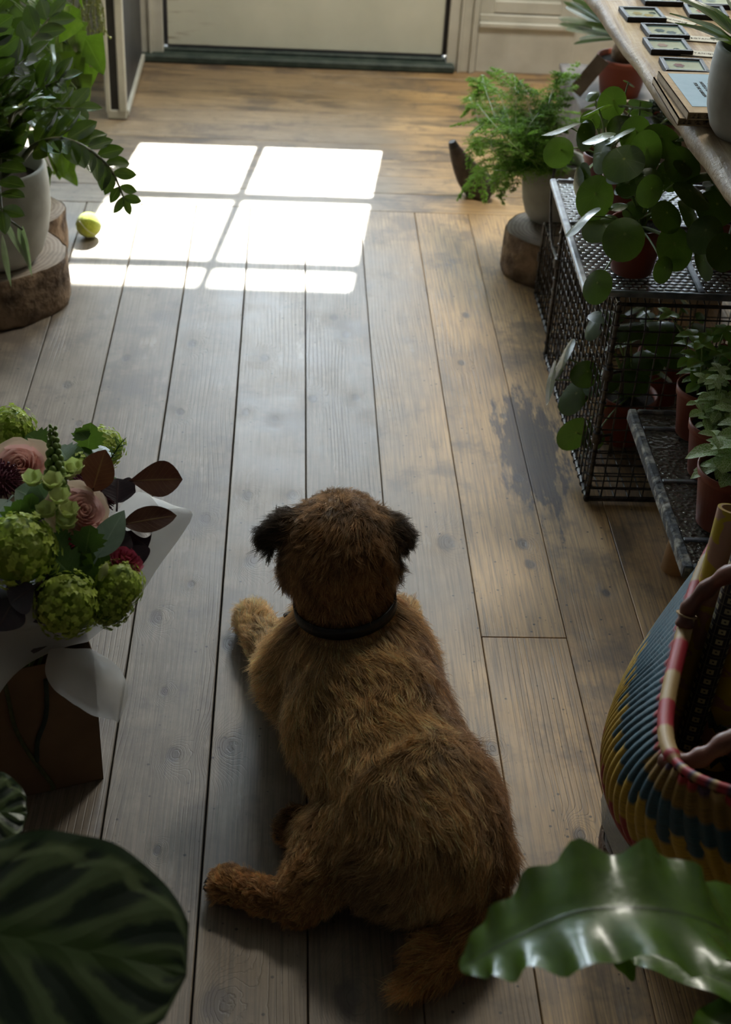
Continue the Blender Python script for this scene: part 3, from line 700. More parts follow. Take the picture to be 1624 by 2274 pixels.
def leafmat(name, c1, c2, vein=None, rough=.35, trans=.25, kind='pinnate', tcol=None, veinw=.035, side=7.0, spec=.5, coat=0.0, vstr=.7):
    m, nt, b = newmat(name); g = NT(nt); uv = g.sep(g.uv()); n = g.noise(g.obj(), 35, 2)
    c = g.mix(g.mapr(n, .3, .7), c1, c2); c = g.mix(1.0, c, g.attr('tint'), 'MULTIPLY')
    v = g.math('ABSOLUTE', g.math('SUBTRACT', uv[0], .5))
    if kind == 'pinnate':
        mid = g.mapr(v, veinw*.3, veinw, 1.0, 0.0, True)
        s_ = g.math('ABSOLUTE', g.math('SUBTRACT', g.math('FRACT', g.math('MULTIPLY', g.math('SUBTRACT', uv[1], g.math('MULTIPLY', v, .5)), side)), .5))
        sv = g.mapr(s_, .0, .07, .45, 0.0, True); vm = g.math('MAXIMUM', mid, sv)
    elif kind == 'radial':
        p = g.vmath('SUBTRACT', g.uv(), (.5, .5, 0)); rr = g.vmath('LENGTH', p); ps = g.sep(p); an = g.math('ARCTAN2', ps[1], ps[0])
        s_ = g.math('ABSOLUTE', g.math('SUBTRACT', g.math('FRACT', g.math('MULTIPLY', an, 9/(2*PI))), .5))
        sv = g.mapr(g.math('MULTIPLY', s_, rr), .0, .006, .35, 0.0, True); vm = g.math('MAXIMUM', g.mapr(rr, .02, .045, 1.0, 0.0), sv)
    elif kind == 'net':
        mid = g.mapr(v, veinw*.4, veinw*1.2, 1.0, 0.0, True)
        s_ = g.math('ABSOLUTE', g.math('SUBTRACT', g.math('FRACT', g.math('MULTIPLY', g.math('SUBTRACT', uv[1], g.math('MULTIPLY', v, .6)), side)), .5))
        ce = g.vor(g.vmath('MULTIPLY', g.uv(), (9, 13, 0)), 1.0, 'DISTANCE_TO_EDGE', 0)
        vm = g.math('MAXIMUM', g.math('MAXIMUM', mid, g.mapr(s_, 0, .1, .95, 0.0, True)), g.mapr(ce, .03, .10, .8, 0.0, True))
    else: vm = g.math('MULTIPLY', v, 0.0)
    if vein is not None: c = g.mix(g.math('MULTIPLY', vm, vstr), c, vein)
    g.put(b.inputs['Base Color'], c); b.inputs['Roughness'].default_value = rough; b.inputs['Specular IOR Level'].default_value = spec
    if coat: b.inputs['Coat Weight'].default_value = coat; b.inputs['Coat Roughness'].default_value = .12
    g.put(b.inputs['Normal'], g.bump(g.math('SUBTRACT', g.noise(g.obj(), 90, 2), g.math('MULTIPLY', vm, .8)), .22, .0015))
    tr = g.n('ShaderNodeBsdfTranslucent'); g.put(tr.inputs['Color'], g.mix(.5, c, tcol or (.25, .45, .03))); mx = g.n('ShaderNodeMixShader'); mx.inputs[0].default_value = trans
    nt.links.new(b.outputs[0], mx.inputs[1]); nt.links.new(tr.outputs[0], mx.inputs[2]); nt.links.new(mx.outputs[0], nt.nodes['Material Output'].inputs[0])
    return m
M_terra = mat_noise('terracotta_plastic', (.20, .040, .016), (.26, .055, .022), 8, .5, .1)
M_soil = mat_noise('dark_potting_soil', (.010, .007, .005), (.05, .035, .024), 160, .95, .9, .006)
M_concrete = mat_noise('pale_concrete', (.30, .29, .25), (.46, .45, .40), 9, .8, .5, .002, detail=6)
M_bark = mat_noise('rough_bark', (.045, .025, .014), (.28, .19, .12), 16, .9, 1.0, .010, detail=6)
M_log = None
def log_end_mat():
    m, nt, b = newmat('sawn_log_end'); g = NT(nt); p = g.vmath('ADD', g.obj(), g.vmath('SCALE', g.n('ShaderNodeTexNoise').outputs[1], 0.0))
    o = g.vmath('MULTIPLY', g.obj(), (1, 1, 0)); r = g.vmath('LENGTH', o); r = g.math('ADD', r, g.math('MULTIPLY', g.noise(o, 5, 3), .05))
    w_ = g.math('ABSOLUTE', g.math('SUBTRACT', g.math('FRACT', g.math('MULTIPLY', r, 95.0)), .5))
    c = g.mix(g.mapr(w_, 0, .5), (.20, .15, .11), (.31, .25, .19)); c = g.mix(g.mapr(g.noise(g.obj(), 30, 5), .5, .75, 0, .6), c, (.10, .075, .055))
    g.put(b.inputs['Base Color'], c); b.inputs['Roughness'].default_value = .75; g.put(b.inputs['Normal'], g.bump(w_, .3, .002)); return m
M_logend = log_end_mat()
def log_slice(label, loc, r, h, seed, group='log slices used as plant stands'):
    t = thing('log_slice', label, 'log slice', loc, group)
    def wob(a, z): return .035*math.sin(2*a+seed)+.025*math.sin(5*a+seed*2)+.016*mnoise.noise(Vector((math.cos(a)*6, math.sin(a)*6, z*30+seed)))*2
    q = MB(); q.lathe([(.001, 0), (r*.97, 0), (r*1.0, h*.12), (r*1.01, h*.4), (r*.995, h*.7), (r*1.0, h*.95), (r*.985, h)], 72, wob=wob); q.build('bark', M_bark, t)
    q = MB(); q.lathe([(r*.99, h-.004), (r*.955, h+.001), (r*.6, h+.0015), (.001, h+.0015)], 72, wob=wob); q.build('cut_face', M_logend, t)
    return t
def plastic_pot(t, r, h, c=(0, 0, 0), mat=None, soil=True, tilt=None):
    q = MB(); q.lathe([(r*.70, 0), (r*.74, .002), (r*.955, h*.84), (r*1.0, h*.845), (r*1.02, h), (r*.965, h), (r*.93, h*.86), (r*.90, h*.80)], 40, c=c)
    q.lathe([(r*.70, 0), (.001, 0)], 40, c=c); q.build('pot', mat or M_terra, t)
    if soil: q = MB(); q.lathe([(r*.945, h*.86), (r*.6, h*.90), (.001, h*.92)], 28, c=c, wob=lambda a, z: .02*math.sin(7*a)); q.build('soil', M_soil, t)
def round_pot(t, r, h, mat, th=.010, n=48):
    pr_ = [(r*.50, 0), (r*.66, .004), (r*.80, h*.12), (r*.93, h*.32), (r*1.0, h*.58), (r*1.0, h*.80), (r*.97, h*.97), (r*.965-th*.3, h), (r*.965-th, h*.985), (r*.96-th, h*.80)]
    q = MB(); q.lathe(pr_, n); q.lathe([(r*.5, 0), (.001, 0)], n); q.build('pot', mat, t)
    q = MB(); q.lathe([(r*.95-th*.6, h*.80), (r*.5, h*.83), (.001, h*.84)], 32); q.build('soil', M_soil, t)
def basis_of(loc): return Matrix.Translation(-Vector(loc))
M_stemg = leafmat('green_stalk', (.16, .24, .06), (.24, .33, .10), None, .45, .1, 'none')
TOCAM = Vector((0, 0, CAMH))

# ------------------------------------------------------------------ right: plank table with pressed-flower frames
def rough_table_mat():
    m, nt, b = newmat('waxed_pine_plank'); g = NT(nt); o = g.sep(g.obj())
    gr = g.noise(g.comb(g.math('MULTIPLY', o[0], 55.0), g.math('MULTIPLY', o[1], 2.2), o[2]), 1.0, 4.0, .6, .6)
    c = g.ramp(gr, [(.3, (.15, .095, .048)), (.5, (.33, .235, .13)), (.7, (.46, .36, .22))])
    c = g.mix(g.mapr(g.noise(g.obj(), 14, 5), .55, .72, 0, .55), c, (.15, .095, .055))
    g.put(b.inputs['Base Color'], c); b.inputs['Roughness'].default_value = .55; b.inputs['Specular IOR Level'].default_value = .3; g.put(b.inputs['Normal'], g.bump(g.math('ADD', gr, g.noise(g.obj(), 60, 5, .7)), .8, .004)); return m
M_plank = rough_table_mat()
ZT = .80
tA, tB = W(1325, 0, ZT), W(1624, 410, ZT); td = (tA-tB).normalized(); tn = Vector((td.y, -td.x, 0))
t = thing('plank_table', 'long pine plank table with a worn waxed edge, covered in small frames', 'table', (tB.x, tB.y, 0))
Mt = Matrix(((td.x, tn.x, 0, 0), (td.y, tn.y, 0, 0), (0, 0, 1, 0), (0, 0, 0, 1)))      # x along the edge, y to the right
seam = (.185, .40, .62)
q = MB(); prev = 0.0
for k_, sy in enumerate(seam+(.82,)):
    if k_ == 0:                                       # waney front plank
        P_ = []
        prof = [(.020, ZT), (.008, ZT-.003), (.0, ZT-.011), (.002, ZT-.024), (.008, ZT-.036), (.02, ZT-.040)]
        n_ = 60
        for i in range(n_+1):
            x = -.35+1.9*i/n_; row = [(x, sy-.001, ZT)]
            for (yy_, zz_) in prof: row.append((x, yy_+.006*mnoise.noise(Vector((x*9, zz_*40, 0)))+.002*mnoise.noise(Vector((x*40, 1, 0))), zz_+(.001*mnoise.noise(Vector((x*30, yy_*90, 2))) if zz_ < ZT-.001 else 0)))
            row.append((x, sy-.001, ZT-.040)); P_.append(row)
        q.grid(P_, M=Mt); q.add(P_[0], [tuple(range(len(P_[0])))], M=Mt, smooth=False); q.add(P_[-1], [tuple(range(len(P_[0])))[::-1]], M=Mt, smooth=False)
    else: q.box((-.35, prev+.0012, ZT-.04), (1.55, sy-.0012, ZT), M=Mt, bev=.002)
    prev = sy
q.build('tabletop', M_plank, t)
for lx, ly in ((-.22, .72), (1.40, .72)):
    q = MB(); q.box((lx-.03, ly-.03, 0), (lx+.03, ly+.03, ZT-.04), M=Mt, bev=.004); q.build('leg', M_plank, t)
q = MB(); q.box((-.30, .70, ZT-.13), (1.50, .74, ZT-.04), M=Mt, bev=.002); q.build('apron', M_plank, t)
for lx in (-.25, .6, 1.42): q = MB(); q.box((lx-.02, .10, ZT-.075), (lx+.02, .70, ZT-.04), M=Mt, bev=.002); q.build('cross_bar', M_plank, t)
# frames
M_frame = mat_noise('black_metal_frame', (.010, .009, .010), (.020, .018, .020), 90, .5, .1, spec=.25)
M_paper = mat_noise('aged_paper', (.42, .38, .27), (.50, .46, .35), 40, .7, .1)
M_tagp = mat_noise('cream_card_tag', (.52, .50, .42), (.58, .56, .48), 40, .8, .1)
M_ink = mat_noise('black_ink', (.02, .02, .02), (.03, .03, .03), 50, .8, 0)
M_string = mat_noise('dark_twine', (.035, .028, .02), (.07, .055, .04), 90, .9, .2)
def textmesh(name, body, size, mat, M, parent, align='CENTER', extrude=.0003, space=1.0):
    cu = bpy.data.curves.new(name, 'FONT'); cu.body = body; cu.size = size; cu.align_x = align; cu.align_y = 'CENTER'; cu.extrude = extrude; cu.space_character = space
    tmp = bpy.data.objects.new(name, cu); COL.objects.link(tmp); bpy.context.view_layer.update()
    me = bpy.data.meshes.new_from_object(tmp.evaluated_get(bpy.context.evaluated_depsgraph_get()))
    bpy.data.objects.remove(tmp); me.transform(M); me.materials.clear(); me.materials.append(mat)
    o = bpy.data.objects.new(name, me); COL.objects.link(o); o.parent = parent; return o
def petalmat(c): return mat_noise('dried_petals', tuple(x*.7 for x in c), c, 60, .8, .1)
FRS = [(1427, 32, 3, (.45, .30, .06), 'leftmost black frame on the table, yellow pressed flowers inside', 'y2'),
       (1477, 70, 2, (.05, .04, .07), 'black frame holding a dark pressed flower, second in the row', 'd'),
       (1483, 103, 1, (.50, .25, .22), 'black frame holding a pale pink pressed flower, third in the row', 'p'),
       (1520, 148, -2, (.30, .06, .08), 'black frame with a red pressed flower, partly under the blue book', 'r'),
       (1568, 27, -3, (.50, .08, .07), 'black frame with a pinkish red flower, right by the potted plant', 'q'),
       (1466, -3, 2, (.40, .28, .10), 'black frame cut by the top of the picture, above the yellow one', 'c'),
       (1590, 4, -1, (.30, .28, .25), 'black frame at the top right behind the potted plant', 's')]
for px, py, rz, pc, lab, kd_ in FRS:
    p = W(px, py, ZT+.005); t = thing('pressed_flower_frame', lab, 'frame', (p.x, p.y, ZT), 'pressed flower frames on the table', math.radians(rz))
    hw, hh, bw = .040, .038, .0075; q = MB()
    q.box((-hw, -hh, 0), (hw, -hh+bw, .010), bev=.001); q.box((-hw, hh-bw, 0), (hw, hh, .010), bev=.001); q.box((-hw, -hh+bw, 0), (-hw+bw, hh-bw, .010), bev=.001); q.box((hw-bw, -hh+bw, 0), (hw, hh-bw, .010), bev=.001)
    q.build('frame_border', M_frame, t)
    q = MB(); q.box((-hw+bw*.5, -hh+bw*.5, .001), (hw-bw*.5, hh-bw*.5, .005)); q.build('backing_paper', M_paper, t)
    q = MB()
    for fl_ in range(2 if kd_ in ('y2', 'c', 'd') else 1):
        cx_, cy_ = (-.009+.02*fl_, .004-.012*fl_); n_ = 6
        for k_ in range(n_):
            a = 2*PI*k_/n_; leaf(q, lframe((cx_, cy_, .0054), (math.cos(a), math.sin(a), .03), (0, 0, 1)), .011, .008, P_obov, 4, 2, 0, .1)
    q.build('pressed_flower', petalmat(pc), t)
    q = MB(); q.box((-hw+bw*.7, -hh+bw*.7, .0078), (hw-bw*.7, hh-bw*.7, .0084)); q.build('glass', M_glass, t)
TAGS = [(1497, 48, -38, 'card tag lying across the corner of the leftmost frame'), (1570, 90, -6, 'longest card tag, printed in spaced letters, right of the second frame'), (1562, 122, -7, 'card tag half hidden behind the concrete pot, right of the third frame')]
for px, py, rz, lab in TAGS:
    p = W(px, py, ZT); t = thing('card_tag', lab, 'tag', (p.x, p.y, ZT+.0015), 'card tags on the frames', math.radians(rz))
    q = MB(); q.box((-.043, -.016, 0), (.043, .016, .0010)); q.build('card', M_tagp, t)
    textmesh('lettering', 'BOTANIQUE', .0095, M_ink, Matrix.Translation((-.002, 0, .0011)), t, space=1.15)
    q = MB(); q.tube(spline([(-.036, 0, .0015), (-.045, .006, .004), (-.055, .004, .004), (-.060, -.004, .002)], 5), .0007, 5)
    q.tube([(-.05+.006*math.cos(a), .004+.006*math.sin(a), .004) for a in [k*PI/5 for k in range(11)]], .0006, 5); q.build('twine', M_string, t)
# two kraft books
M_kraft = mat_noise('kraft_cover', (.36, .25, .13), (.44, .32, .18), 70, .75, .1)
M_blue = mat_noise('pale_blue_label', (.26, .40, .52), (.29, .43, .55), 50, .7, .05)
M_pages = mat_noise('speckled_page_edges', (.03, .02, .012), (.34, .24, .13), 190, .85, .3)
bk = W(1462, 158, ZT+.027)
def book(lab, z0, dx, dy, rz, label_on):
    t = thing('kraft_book', lab, 'book', (bk.x+dx, bk.y+dy, z0), 'kraft books under the concrete pot', math.radians(rz))
    L_, D_, H_ = .150, .205, .0125; q = MB()
    q.box((0, -D_, 0), (L_, 0, .0018)); q.box((0, -D_, H_-.0018), (L_, 0, H_)); q.box((0, -D_, 0), (.002, 0, H_)); q.build('cover', M_kraft, t)
    q = MB(); q.box((.002, -D_+.003, .0018), (L_-.003, -.003, H_-.0018)); q.build('pages', M_pages, t)
    if label_on:
        q = MB(); q.box((.014, -D_+.028, H_), (L_-.012, -.012, H_+.0006)); q.build('blue_label', M_blue, t)
        MI = Matrix.Translation((.075, -.10, H_+.0008)) @ Matrix.Rotation(-PI/2, 4, 'Z')
        for k_, (s_, yy_) in enumerate((('SOME GOING PLACES', .038), ('BOTANICAL NOTES', .022), ('FLOWERS & LEAVES', .010), ('TO KEEP & GROW', -.002), ('NOTES & THOUGHTS', -.014), ('FOR THE GARDEN', -.026))):
            textmesh('lettering', s_, .0085 if k_ else .011, M_ink, MI @ Matrix.Translation((-.005, yy_, 0)), t)
        q = MB(); q.lathe([(.012, 0), (.012, .0007), (.001, .0007)], 28, c=(.115, -D_+.052, H_+.0005)); q.build('round_stamp', M_frame, t)
book('kraft book with a printed pale blue label, top of the two under the pot', ZT+.0145, 0, 0, 2, True)
book('plain kraft book beneath the blue-labelled one', ZT+.001, -.004, .010, 0, False)
# concrete pot with dracaena-like plant
pc_ = W(1640, 300, ZT+.001); PL = (pc_.x+.008, pc_.y-.008, ZT+.0002)
t = thing('potted_plant', 'grey concrete pot with dark yellow-flecked leaves standing on the plank table', 'plant', PL)
round_pot(t, .074, .145, M_concrete)
M_croton = leafmat('dark_flecked_leaf', (.022, .05, .012), (.04, .085, .02), (.45, .42, .05), .28, .2, 'pinnate', vstr=.5)
q = MB()
for k_ in range(16):
    a = k_*2.4+.5; el = .35+.6*((k_*7) % 5)/5; d_ = Vector((math.cos(a)*math.cos(el), math.sin(a)*math.cos(el), math.sin(el)*.9))
    o_ = Vector((0, 0, .118+.005*(k_ % 4)))+Vector((d_.x, d_.y, 0))*.012
    leaf(q, lframe(o_, d_, (-d_.x*.4, -d_.y*.4, 1)), rnd(.13, .19), rnd(.034, .05), P_lance, 9, 4, .22, .35, 0, (.01, 2))
q.build('foliage', M_croton, t)
# ------------------------------------------------------------------ leaded glass tray on a wire crate
M_lead = mat_noise('weathered_grey_lead', (.12, .13, .15), (.32, .34, .36), 28, .45, .5, .002, metal=.3, detail=6)
def textured_glass(name, kind):
    m, nt, b = newmat(name); g = NT(nt); o = g.obj()
    if kind == 'dots':
        s_ = g.sep(o); row = g.math('FLOOR', g.math('MULTIPLY', s_[1], 80.0)); 
        fx = g.math('SUBTRACT', g.math('FRACT', g.math('ADD', g.math('MULTIPLY', s_[0], 62.0), g.math('MULTIPLY', row, .5))), .5); fy = g.math('SUBTRACT', g.math('FRACT', g.math('MULTIPLY', s_[1], 80.0)), .5)
        h = g.mapr(g.math('SQRT', g.math('ADD', g.math('MULTIPLY', fx, fx), g.math('MULTIPLY', fy, fy))), .12, .48, 1.0, 0.0, True); nb_ = g.bump(h, 1.0, .004)
    else: h = g.vor(o, 150, 'SMOOTH_F1', 0); nb_ = g.bump(h, .8, .004)
    g.put(b.inputs['Base Color'], g.mix(g.mapr(h, 0, 1), (.12, .12, .115), (.30, .30, .29)) if kind == 'dots' else (.115, .105, .085)); b.inputs['Roughness'].default_value = .22; b.inputs['Specular IOR Level'].default_value = 1.0
    b.inputs['Metallic'].default_value = .25; b.inputs['Coat Weight'].default_value = .6; g.put(b.inputs['Normal'], nb_); g.put(b.inputs['Coat Normal'], nb_)
    return m
M_dots = textured_glass('pressed_dot_glass', 'dots'); M_hammer = textured_glass('hammered_glass', 'hammer')
ZTR = .455
a = W(1222, 396, ZTR); b_ = W(1297, 645, ZTR); dl = (a-b_); Lt = dl.length; dl.normalize(); dr = Vector((dl.y, -dl.x, 0))
t = thing('glass_tray', 'grey-rimmed panel of dotted textured glass lying on top of the wire crate', 'tray', (b_.x, b_.y, ZTR-.012))
Mq = Matrix(((dr.x, dl.x, 0, 0), (dr.y, dl.y, 0, 0), (0, 0, 1, 0), (0, 0, 0, 1))); Wt = .50
q = MB(); q.box((.008, .008, .003), (Wt-.008, Lt-.008, .009), M=Mq); q.build('glass_panel', M_dots, t)
q = MB(); q.box((0, 0, 0), (.014, Lt, .013), M=Mq, bev=.003); q.box((Wt-.014, 0, 0), (Wt, Lt, .013), M=Mq, bev=.003); q.box((.014, 0, 0), (Wt-.014, .010, .013), M=Mq, bev=.003); q.box((.014, Lt-.010, 0), (Wt-.014, Lt, .013), M=Mq, bev=.003); q.build('rim', M_lead, t)
for x in (.215,): q = MB(); q.box((x, .010, .008), (x+.012, Lt-.010, .0135), M=Mq, bev=.002); q.build('lead_bar', M_lead, t)
q = MB(); q.box((.014, Lt*.57, .008), (Wt-.014, Lt*.57+.010, .0135), M=Mq, bev=.002); q.build('lead_bar', M_lead, t)
M_wire = mat_noise('dark_galvanised_wire', (.035, .032, .030), (.11, .105, .10), 60, .38, .3, .001, metal=.75)
def wire_crate(name, label, x0, x1, y0, y1, z1, step, rw, rc, handle=False, lean=0.0, top_open=True, curve=True):
    t = thing(name, label, 'crate', (x0, y0, 0)); L_, D_ = x1-x0, y1-y0; zb_ = .012
    def grid_mb(org, du, dv, lu, lv, bendtop=False):
        q = MB(); org, du, dv = Vector(org), Vector(du), Vector(dv); n_ = du.cross(dv)
        nu_, nv_ = int(round(lu/step)), int(round(lv/step))
        for i in range(nu_+1):
            p = org+du*(lu*i/nu_)
            if bendtop: pts_ = [p, p+dv*(lv*.5), p+dv*(lv*.88), p+dv*lv*.97+Vector((0, .018, 0)), p+dv*lv*.995+Vector((0, .06, 0))]
            else: pts_ = [p, p+dv*lv]
            q.tube(pts_, rw, 5)
        for j in range(nv_+1): q.tube([org+dv*(lv*j/nv_)+n_*rw*1.6, org+dv*(lv*j/nv_)+du*lu+n_*rw*1.6], rw, 5)
        return q
    grid_mb((0, 0, zb_), (1, 0, 0), (0, 1, 0), L_, D_).build('base_grid', M_wire, t)
    grid_mb((0, 0, zb_), (1, 0, 0), (0, 0, 1), L_, z1-zb_, curve).build('front_grid', M_wire, t)
    grid_mb((0, D_, zb_), (1, 0, 0), (0, 0, 1), L_, z1-zb_).build('back_grid', M_wire, t)
    grid_mb((0, 0, zb_), (0, 1, 0), (0, 0, 1), D_, z1-zb_).build('side_grid', M_wire, t)
    grid_mb((L_, 0, zb_), (0, 1, 0), (0, 0, 1), D_, z1-zb_).build('side_grid', M_wire, t)
    for x, y in ((0, 0), (0, D_), (L_, 0), (L_, D_)):
        q = MB(); q.tube([(x, y, .004), (x, y, z1)], rc, 8)
        for k_ in range(int((z1-zb_)/step)+1): q.tube([(x, y, zb_+k_*step-.0015), (x, y, zb_+k_*step+.0015)], rc*1.5, 8)
        q.build('corner_rod', M_wire, t)
    for y in (0, D_):
        for z in (.008, z1): q = MB(); q.tube([(0, y, z), (L_, y, z)], rc*.8, 8); q.build('edge_rod', M_wire, t)
    for x in (0, L_):
        for z in (.008, z1):
            q = MB(); q.tube([(x, 0, z), (x, D_, z)], rc*.8, 8)
            for k_ in range(int(D_/step)+1): q.tube([(x, k_*step-.0015, z), (x, k_*step+.0015, z)], rc*1.3, 8)
            q.build('edge_rod', M_wire, t)
    for (x, y, z) in ((0, 0, z1*.35), (0, 0, z1*.67), (0, D_, z1*.55)):
        q = MB(); q.tube([(x, y, z-.011), (x, y, z+.011)], rc*2.1, 10); q.tube([(x, y, z), (x+.028, y+.004, z+.004), (x+.034, y+.004, z-.045)], rc*.8, 7); q.build('clamp', M_wire, t)
    return t
wire_crate('wire_crate', 'big dark wire mesh crate standing on the floor under the dotted glass tray', .606, 1.05, 2.315, 2.905, .440, .0275, .0016, .0048)
q0 = wire_crate('wire_basket', 'smaller wire basket on the floor behind the big wire crate', .625, .735, 2.99, 3.22, .20, .030, .0015, .0036, curve=False)
q = MB(); p0 = W(1240, 398, .36)-Vector((.625, 2.99, 0)); q.tube(spline([(.0, .02, .20), (-.004, .10, .215), (.0, .20, .30), (.012, .24, .40)], 5), .0035, 8); q.build('upright_wire', M_wire, q0)
# ------------------------------------------------------------------ money plants with round leaves
M_pil = leafmat('round_money_plant_leaf', (.030, .058, .010), (.052, .086, .016), (.22, .26, .06), .27, .22, 'radial', spec=.6)
def pilea(label, base, rpot, hpot, leaves, potmat=None, group='round-leaved money plants', extra=0, seed=1):
    """leaves: (px, py, z, radius, nx, ny, nz, asp) in world"""
    rs = random.Random(seed); base = Vector(base); t = thing('money_plant', label, 'plant', base, group); plastic_pot(t, rpot, hpot, mat=potmat)
    fm, sm = MB(), MB(); top_ = Vector((0, 0, hpot*.9))
    items = []
    for (px, py, z, r, nx, ny, nz, asp) in leaves: items.append((W(px, py, z)-base, r*1.12, Vector((nx, ny, nz)), asp))
    for _ in range(extra+7):
        a_ = rs.uniform(0, 6.28); rr_ = rs.uniform(.02, .075); el = rs.uniform(.03, .14)
        items.append((Vector((math.cos(a_)*rr_, math.sin(a_)*rr_, hpot+el)), rs.uniform(.010, .026), Vector((math.cos(a_)*.7, math.sin(a_)*.7, 1.0)), 1.05))
    sp = [i_[0] for i_ in items]
    for c_, r, n_, asp in items:
        n_ = n_.normalized(); out_ = Vector((c_.x, c_.y, 0)); out_ = out_.normalized() if out_.length > .01 else Vector((-1, 0, 0))
        d_ = out_*1.0+Vector((0, 0, -.45)); d_ = (d_-n_*d_.dot(n_)).normalized()
        disc_leaf(fm, lframe(c_-d_*r*.25, d_, n_), r, .25, 4, 20, rs.uniform(.05, .22), asp, rs.uniform(.02, .07), (rs.uniform(.75, 1.25),)*3, rs.uniform(0, 6))
        at_ = c_-d_*r*.25-n_*.0006; s0 = top_+Vector((rs.uniform(-.012, .012), rs.uniform(-.012, .012), 0)); midp = (s0+at_)*.5+Vector((0, 0, .022))-n_*.008
        sm.tube(bez(s0, midp, at_, 7), [.0020, .0019, .0018, .0017, .0016, .0015, .0013], 6)
    sm.tube([top_-Vector((0, 0, .01)), top_+Vector((0, 0, .035))], [.005, .003], 7)
    fm.build('foliage', M_pil, t); sm.build('stalks', M_stemg, t); return t
B1 = W(1405, 618, ZTR+.003)
pilea('money plant nearest the front edge of the glass tray, one big leaf over its pot', (B1.x+.004, B1.y+.035, ZTR+.0023), .052, .098, [
    (1385, 530, .585, .033, -.25, -.75, .65, 1.1), (1290, 487, .600, .030, -.8, .3, .8, 1.2), (1335, 505, .570, .030, -.3, -.3, .9, 1.1), (1325, 636, .505, .025, -.5, -.5, .5, 1.15),
    (1500, 552, .570, .030, .1, -.8, .5, 1.2), (1483, 480, .620, .026, .2, -.6, .7, 1.1), (1445, 425, .665, .021, .1, -.9, .35, 1.25), (1537, 480, .60, .028, .6, -.3, .7, 1.15), (1373, 458, .60, .015, -.2, 0, 1, 1.1), (1397, 436, .61, .012, -.1, .2, 1, 1.1),
    (1540, 430, .655, .032, .3, -.2, .9, 1.1), (1565, 585, .55, .026, .7, -.5, .6, 1.1), (1475, 600, .545, .018, .3, -.8, .3, 1.2)], extra=8, seed=3)
B2 = W(1375, 515, ZTR+.003)
pilea('tall money plant in the middle of the glass tray with the biggest round leaves', (B2.x+.012, B2.y+.045, ZTR+.0023), .050, .098, [
    (1385, 362, .680, .034, -.35, -.5, .8, 1.05), (1435, 338, .695, .026, -.1, -.9, .4, 1.35), (1520, 368, .685, .032, .25, -.7, .6, 1.05), (1470, 312, .700, .034, .1, -.5, .8, 1.0),
    (1320, 440, .610, .030, -.3, -.8, .35, 1.25), (1335, 345, .660, .024, -.9, -.3, .35, 1.35), (1330, 305, .700, .028, -.4, .2, 1.0, .95), (1375, 298, .695, .026, -.5, .3, .8, 1.2), (1412, 300, .690, .026, -.2, -.9, .3, 1.2), (1490, 390, .65, .024, .2, -.8, .5, 1.1)], extra=5, seed=5)
B3 = W(1300, 425, ZTR+.003)
pilea('money plant at the far corner of the tray with a leaf reaching out left', (B3.x+.03, B3.y-.01, ZTR+.0023), .046, .09, [
    (1253, 282, .655, .034, -.35, .35, .95, 1.35), (1240, 338, .590, .026, -.25, -.8, .5, 1.1), (1325, 243, .690, .028, -.4, .5, .8, 1.1), (1360, 229, .690, .025, 0, -1, .35, 1.15), (1412, 236, .700, .030, .1, .3, .8, .9), (1312, 268, .66, .018, 0, -.9, .4, 1.0), (1298, 300, .645, .022, -.8, -.4, .4, 1.3),
    (1283, 405, .56, .018, -1, -.2, .2, 1.7), (1298, 395, .57, .017, -.9, -.4, .3, 1.7)], extra=4, seed=8)
B4 = W(1600, 600, ZTR+.003)
pilea('money plant in deep shade at the right of the tray, under the table', (B4.x+.012, B4.y+.03, ZTR+.0023), .052, .10, [
    (1590, 460, .630, .032, .1, -.5, .8, 1.1), (1600, 395, .650, .028, -.4, .2, 1, 1.1), (1565, 520, .600, .028, -.4, -.6, .6, 1.15), (1610, 560, .600, .028, .2, -.8, .5, 1.1), (1560, 390, .67, .026, -.2, .1, 1, 1.1), (1530, 300, .71, .026, -.3, .2, .9, 1.1), (1500, 250, .72, .026, -.5, .5, .8, 1.2)], extra=4, seed=9)
B5 = W(1385, 985, .02)
pilea('money plant inside the wire crate, leaves pushing out through the front left corner', (B5.x, B5.y+.03, .0165), .060, .11, [
    (1335, 845, .20, .034, -.4, -.2, .9, 1.1), (1245, 800, .23, .028, -.9, .1, .4, 1.6), (1275, 880, .15, .030, -.7, -.4, .6, 1.3), (1275, 965, .08, .026, -.4, -.9, .2, 1.5), (1222, 850, .20, .022, -1, 0, .2, 1.9), (1318, 975, .09, .020, -.3, -.8, .4, 1.1), (1395, 730, .34, .036, -.2, 0, 1, 1.0), (1348, 700, .36, .036, -.2, .1, 1, .8), (1322, 720, .33, .024, -.8, -.2, .6, 1.3), (1300, 830, .22, .026, -.2, -.5, .8, 1.1)], extra=6, seed=12, group='money plants inside the wire crate')
B6 = W(1470, 900, .02)
pilea('money plant at the back inside the wire crate, pale bluish leaves behind the mesh', (B6.x, B6.y+.04, .0165), .060, .11, [
    (1475, 745, .30, .042, -.1, -.3, .9, 1.0), (1440, 720, .34, .030, -.3, .2, 1, 1.0), (1420, 680, .38, .026, -.4, .4, 1, 1.1), (1500, 790, .25, .032, .1, -.2, 1, 1.0), (1440, 800, .24, .030, -.1, -.3, 1, 1.1), (1410, 850, .2, .028, -.2, -.4, .9, 1.1)], extra=6, seed=15, group='money plants inside the wire crate')
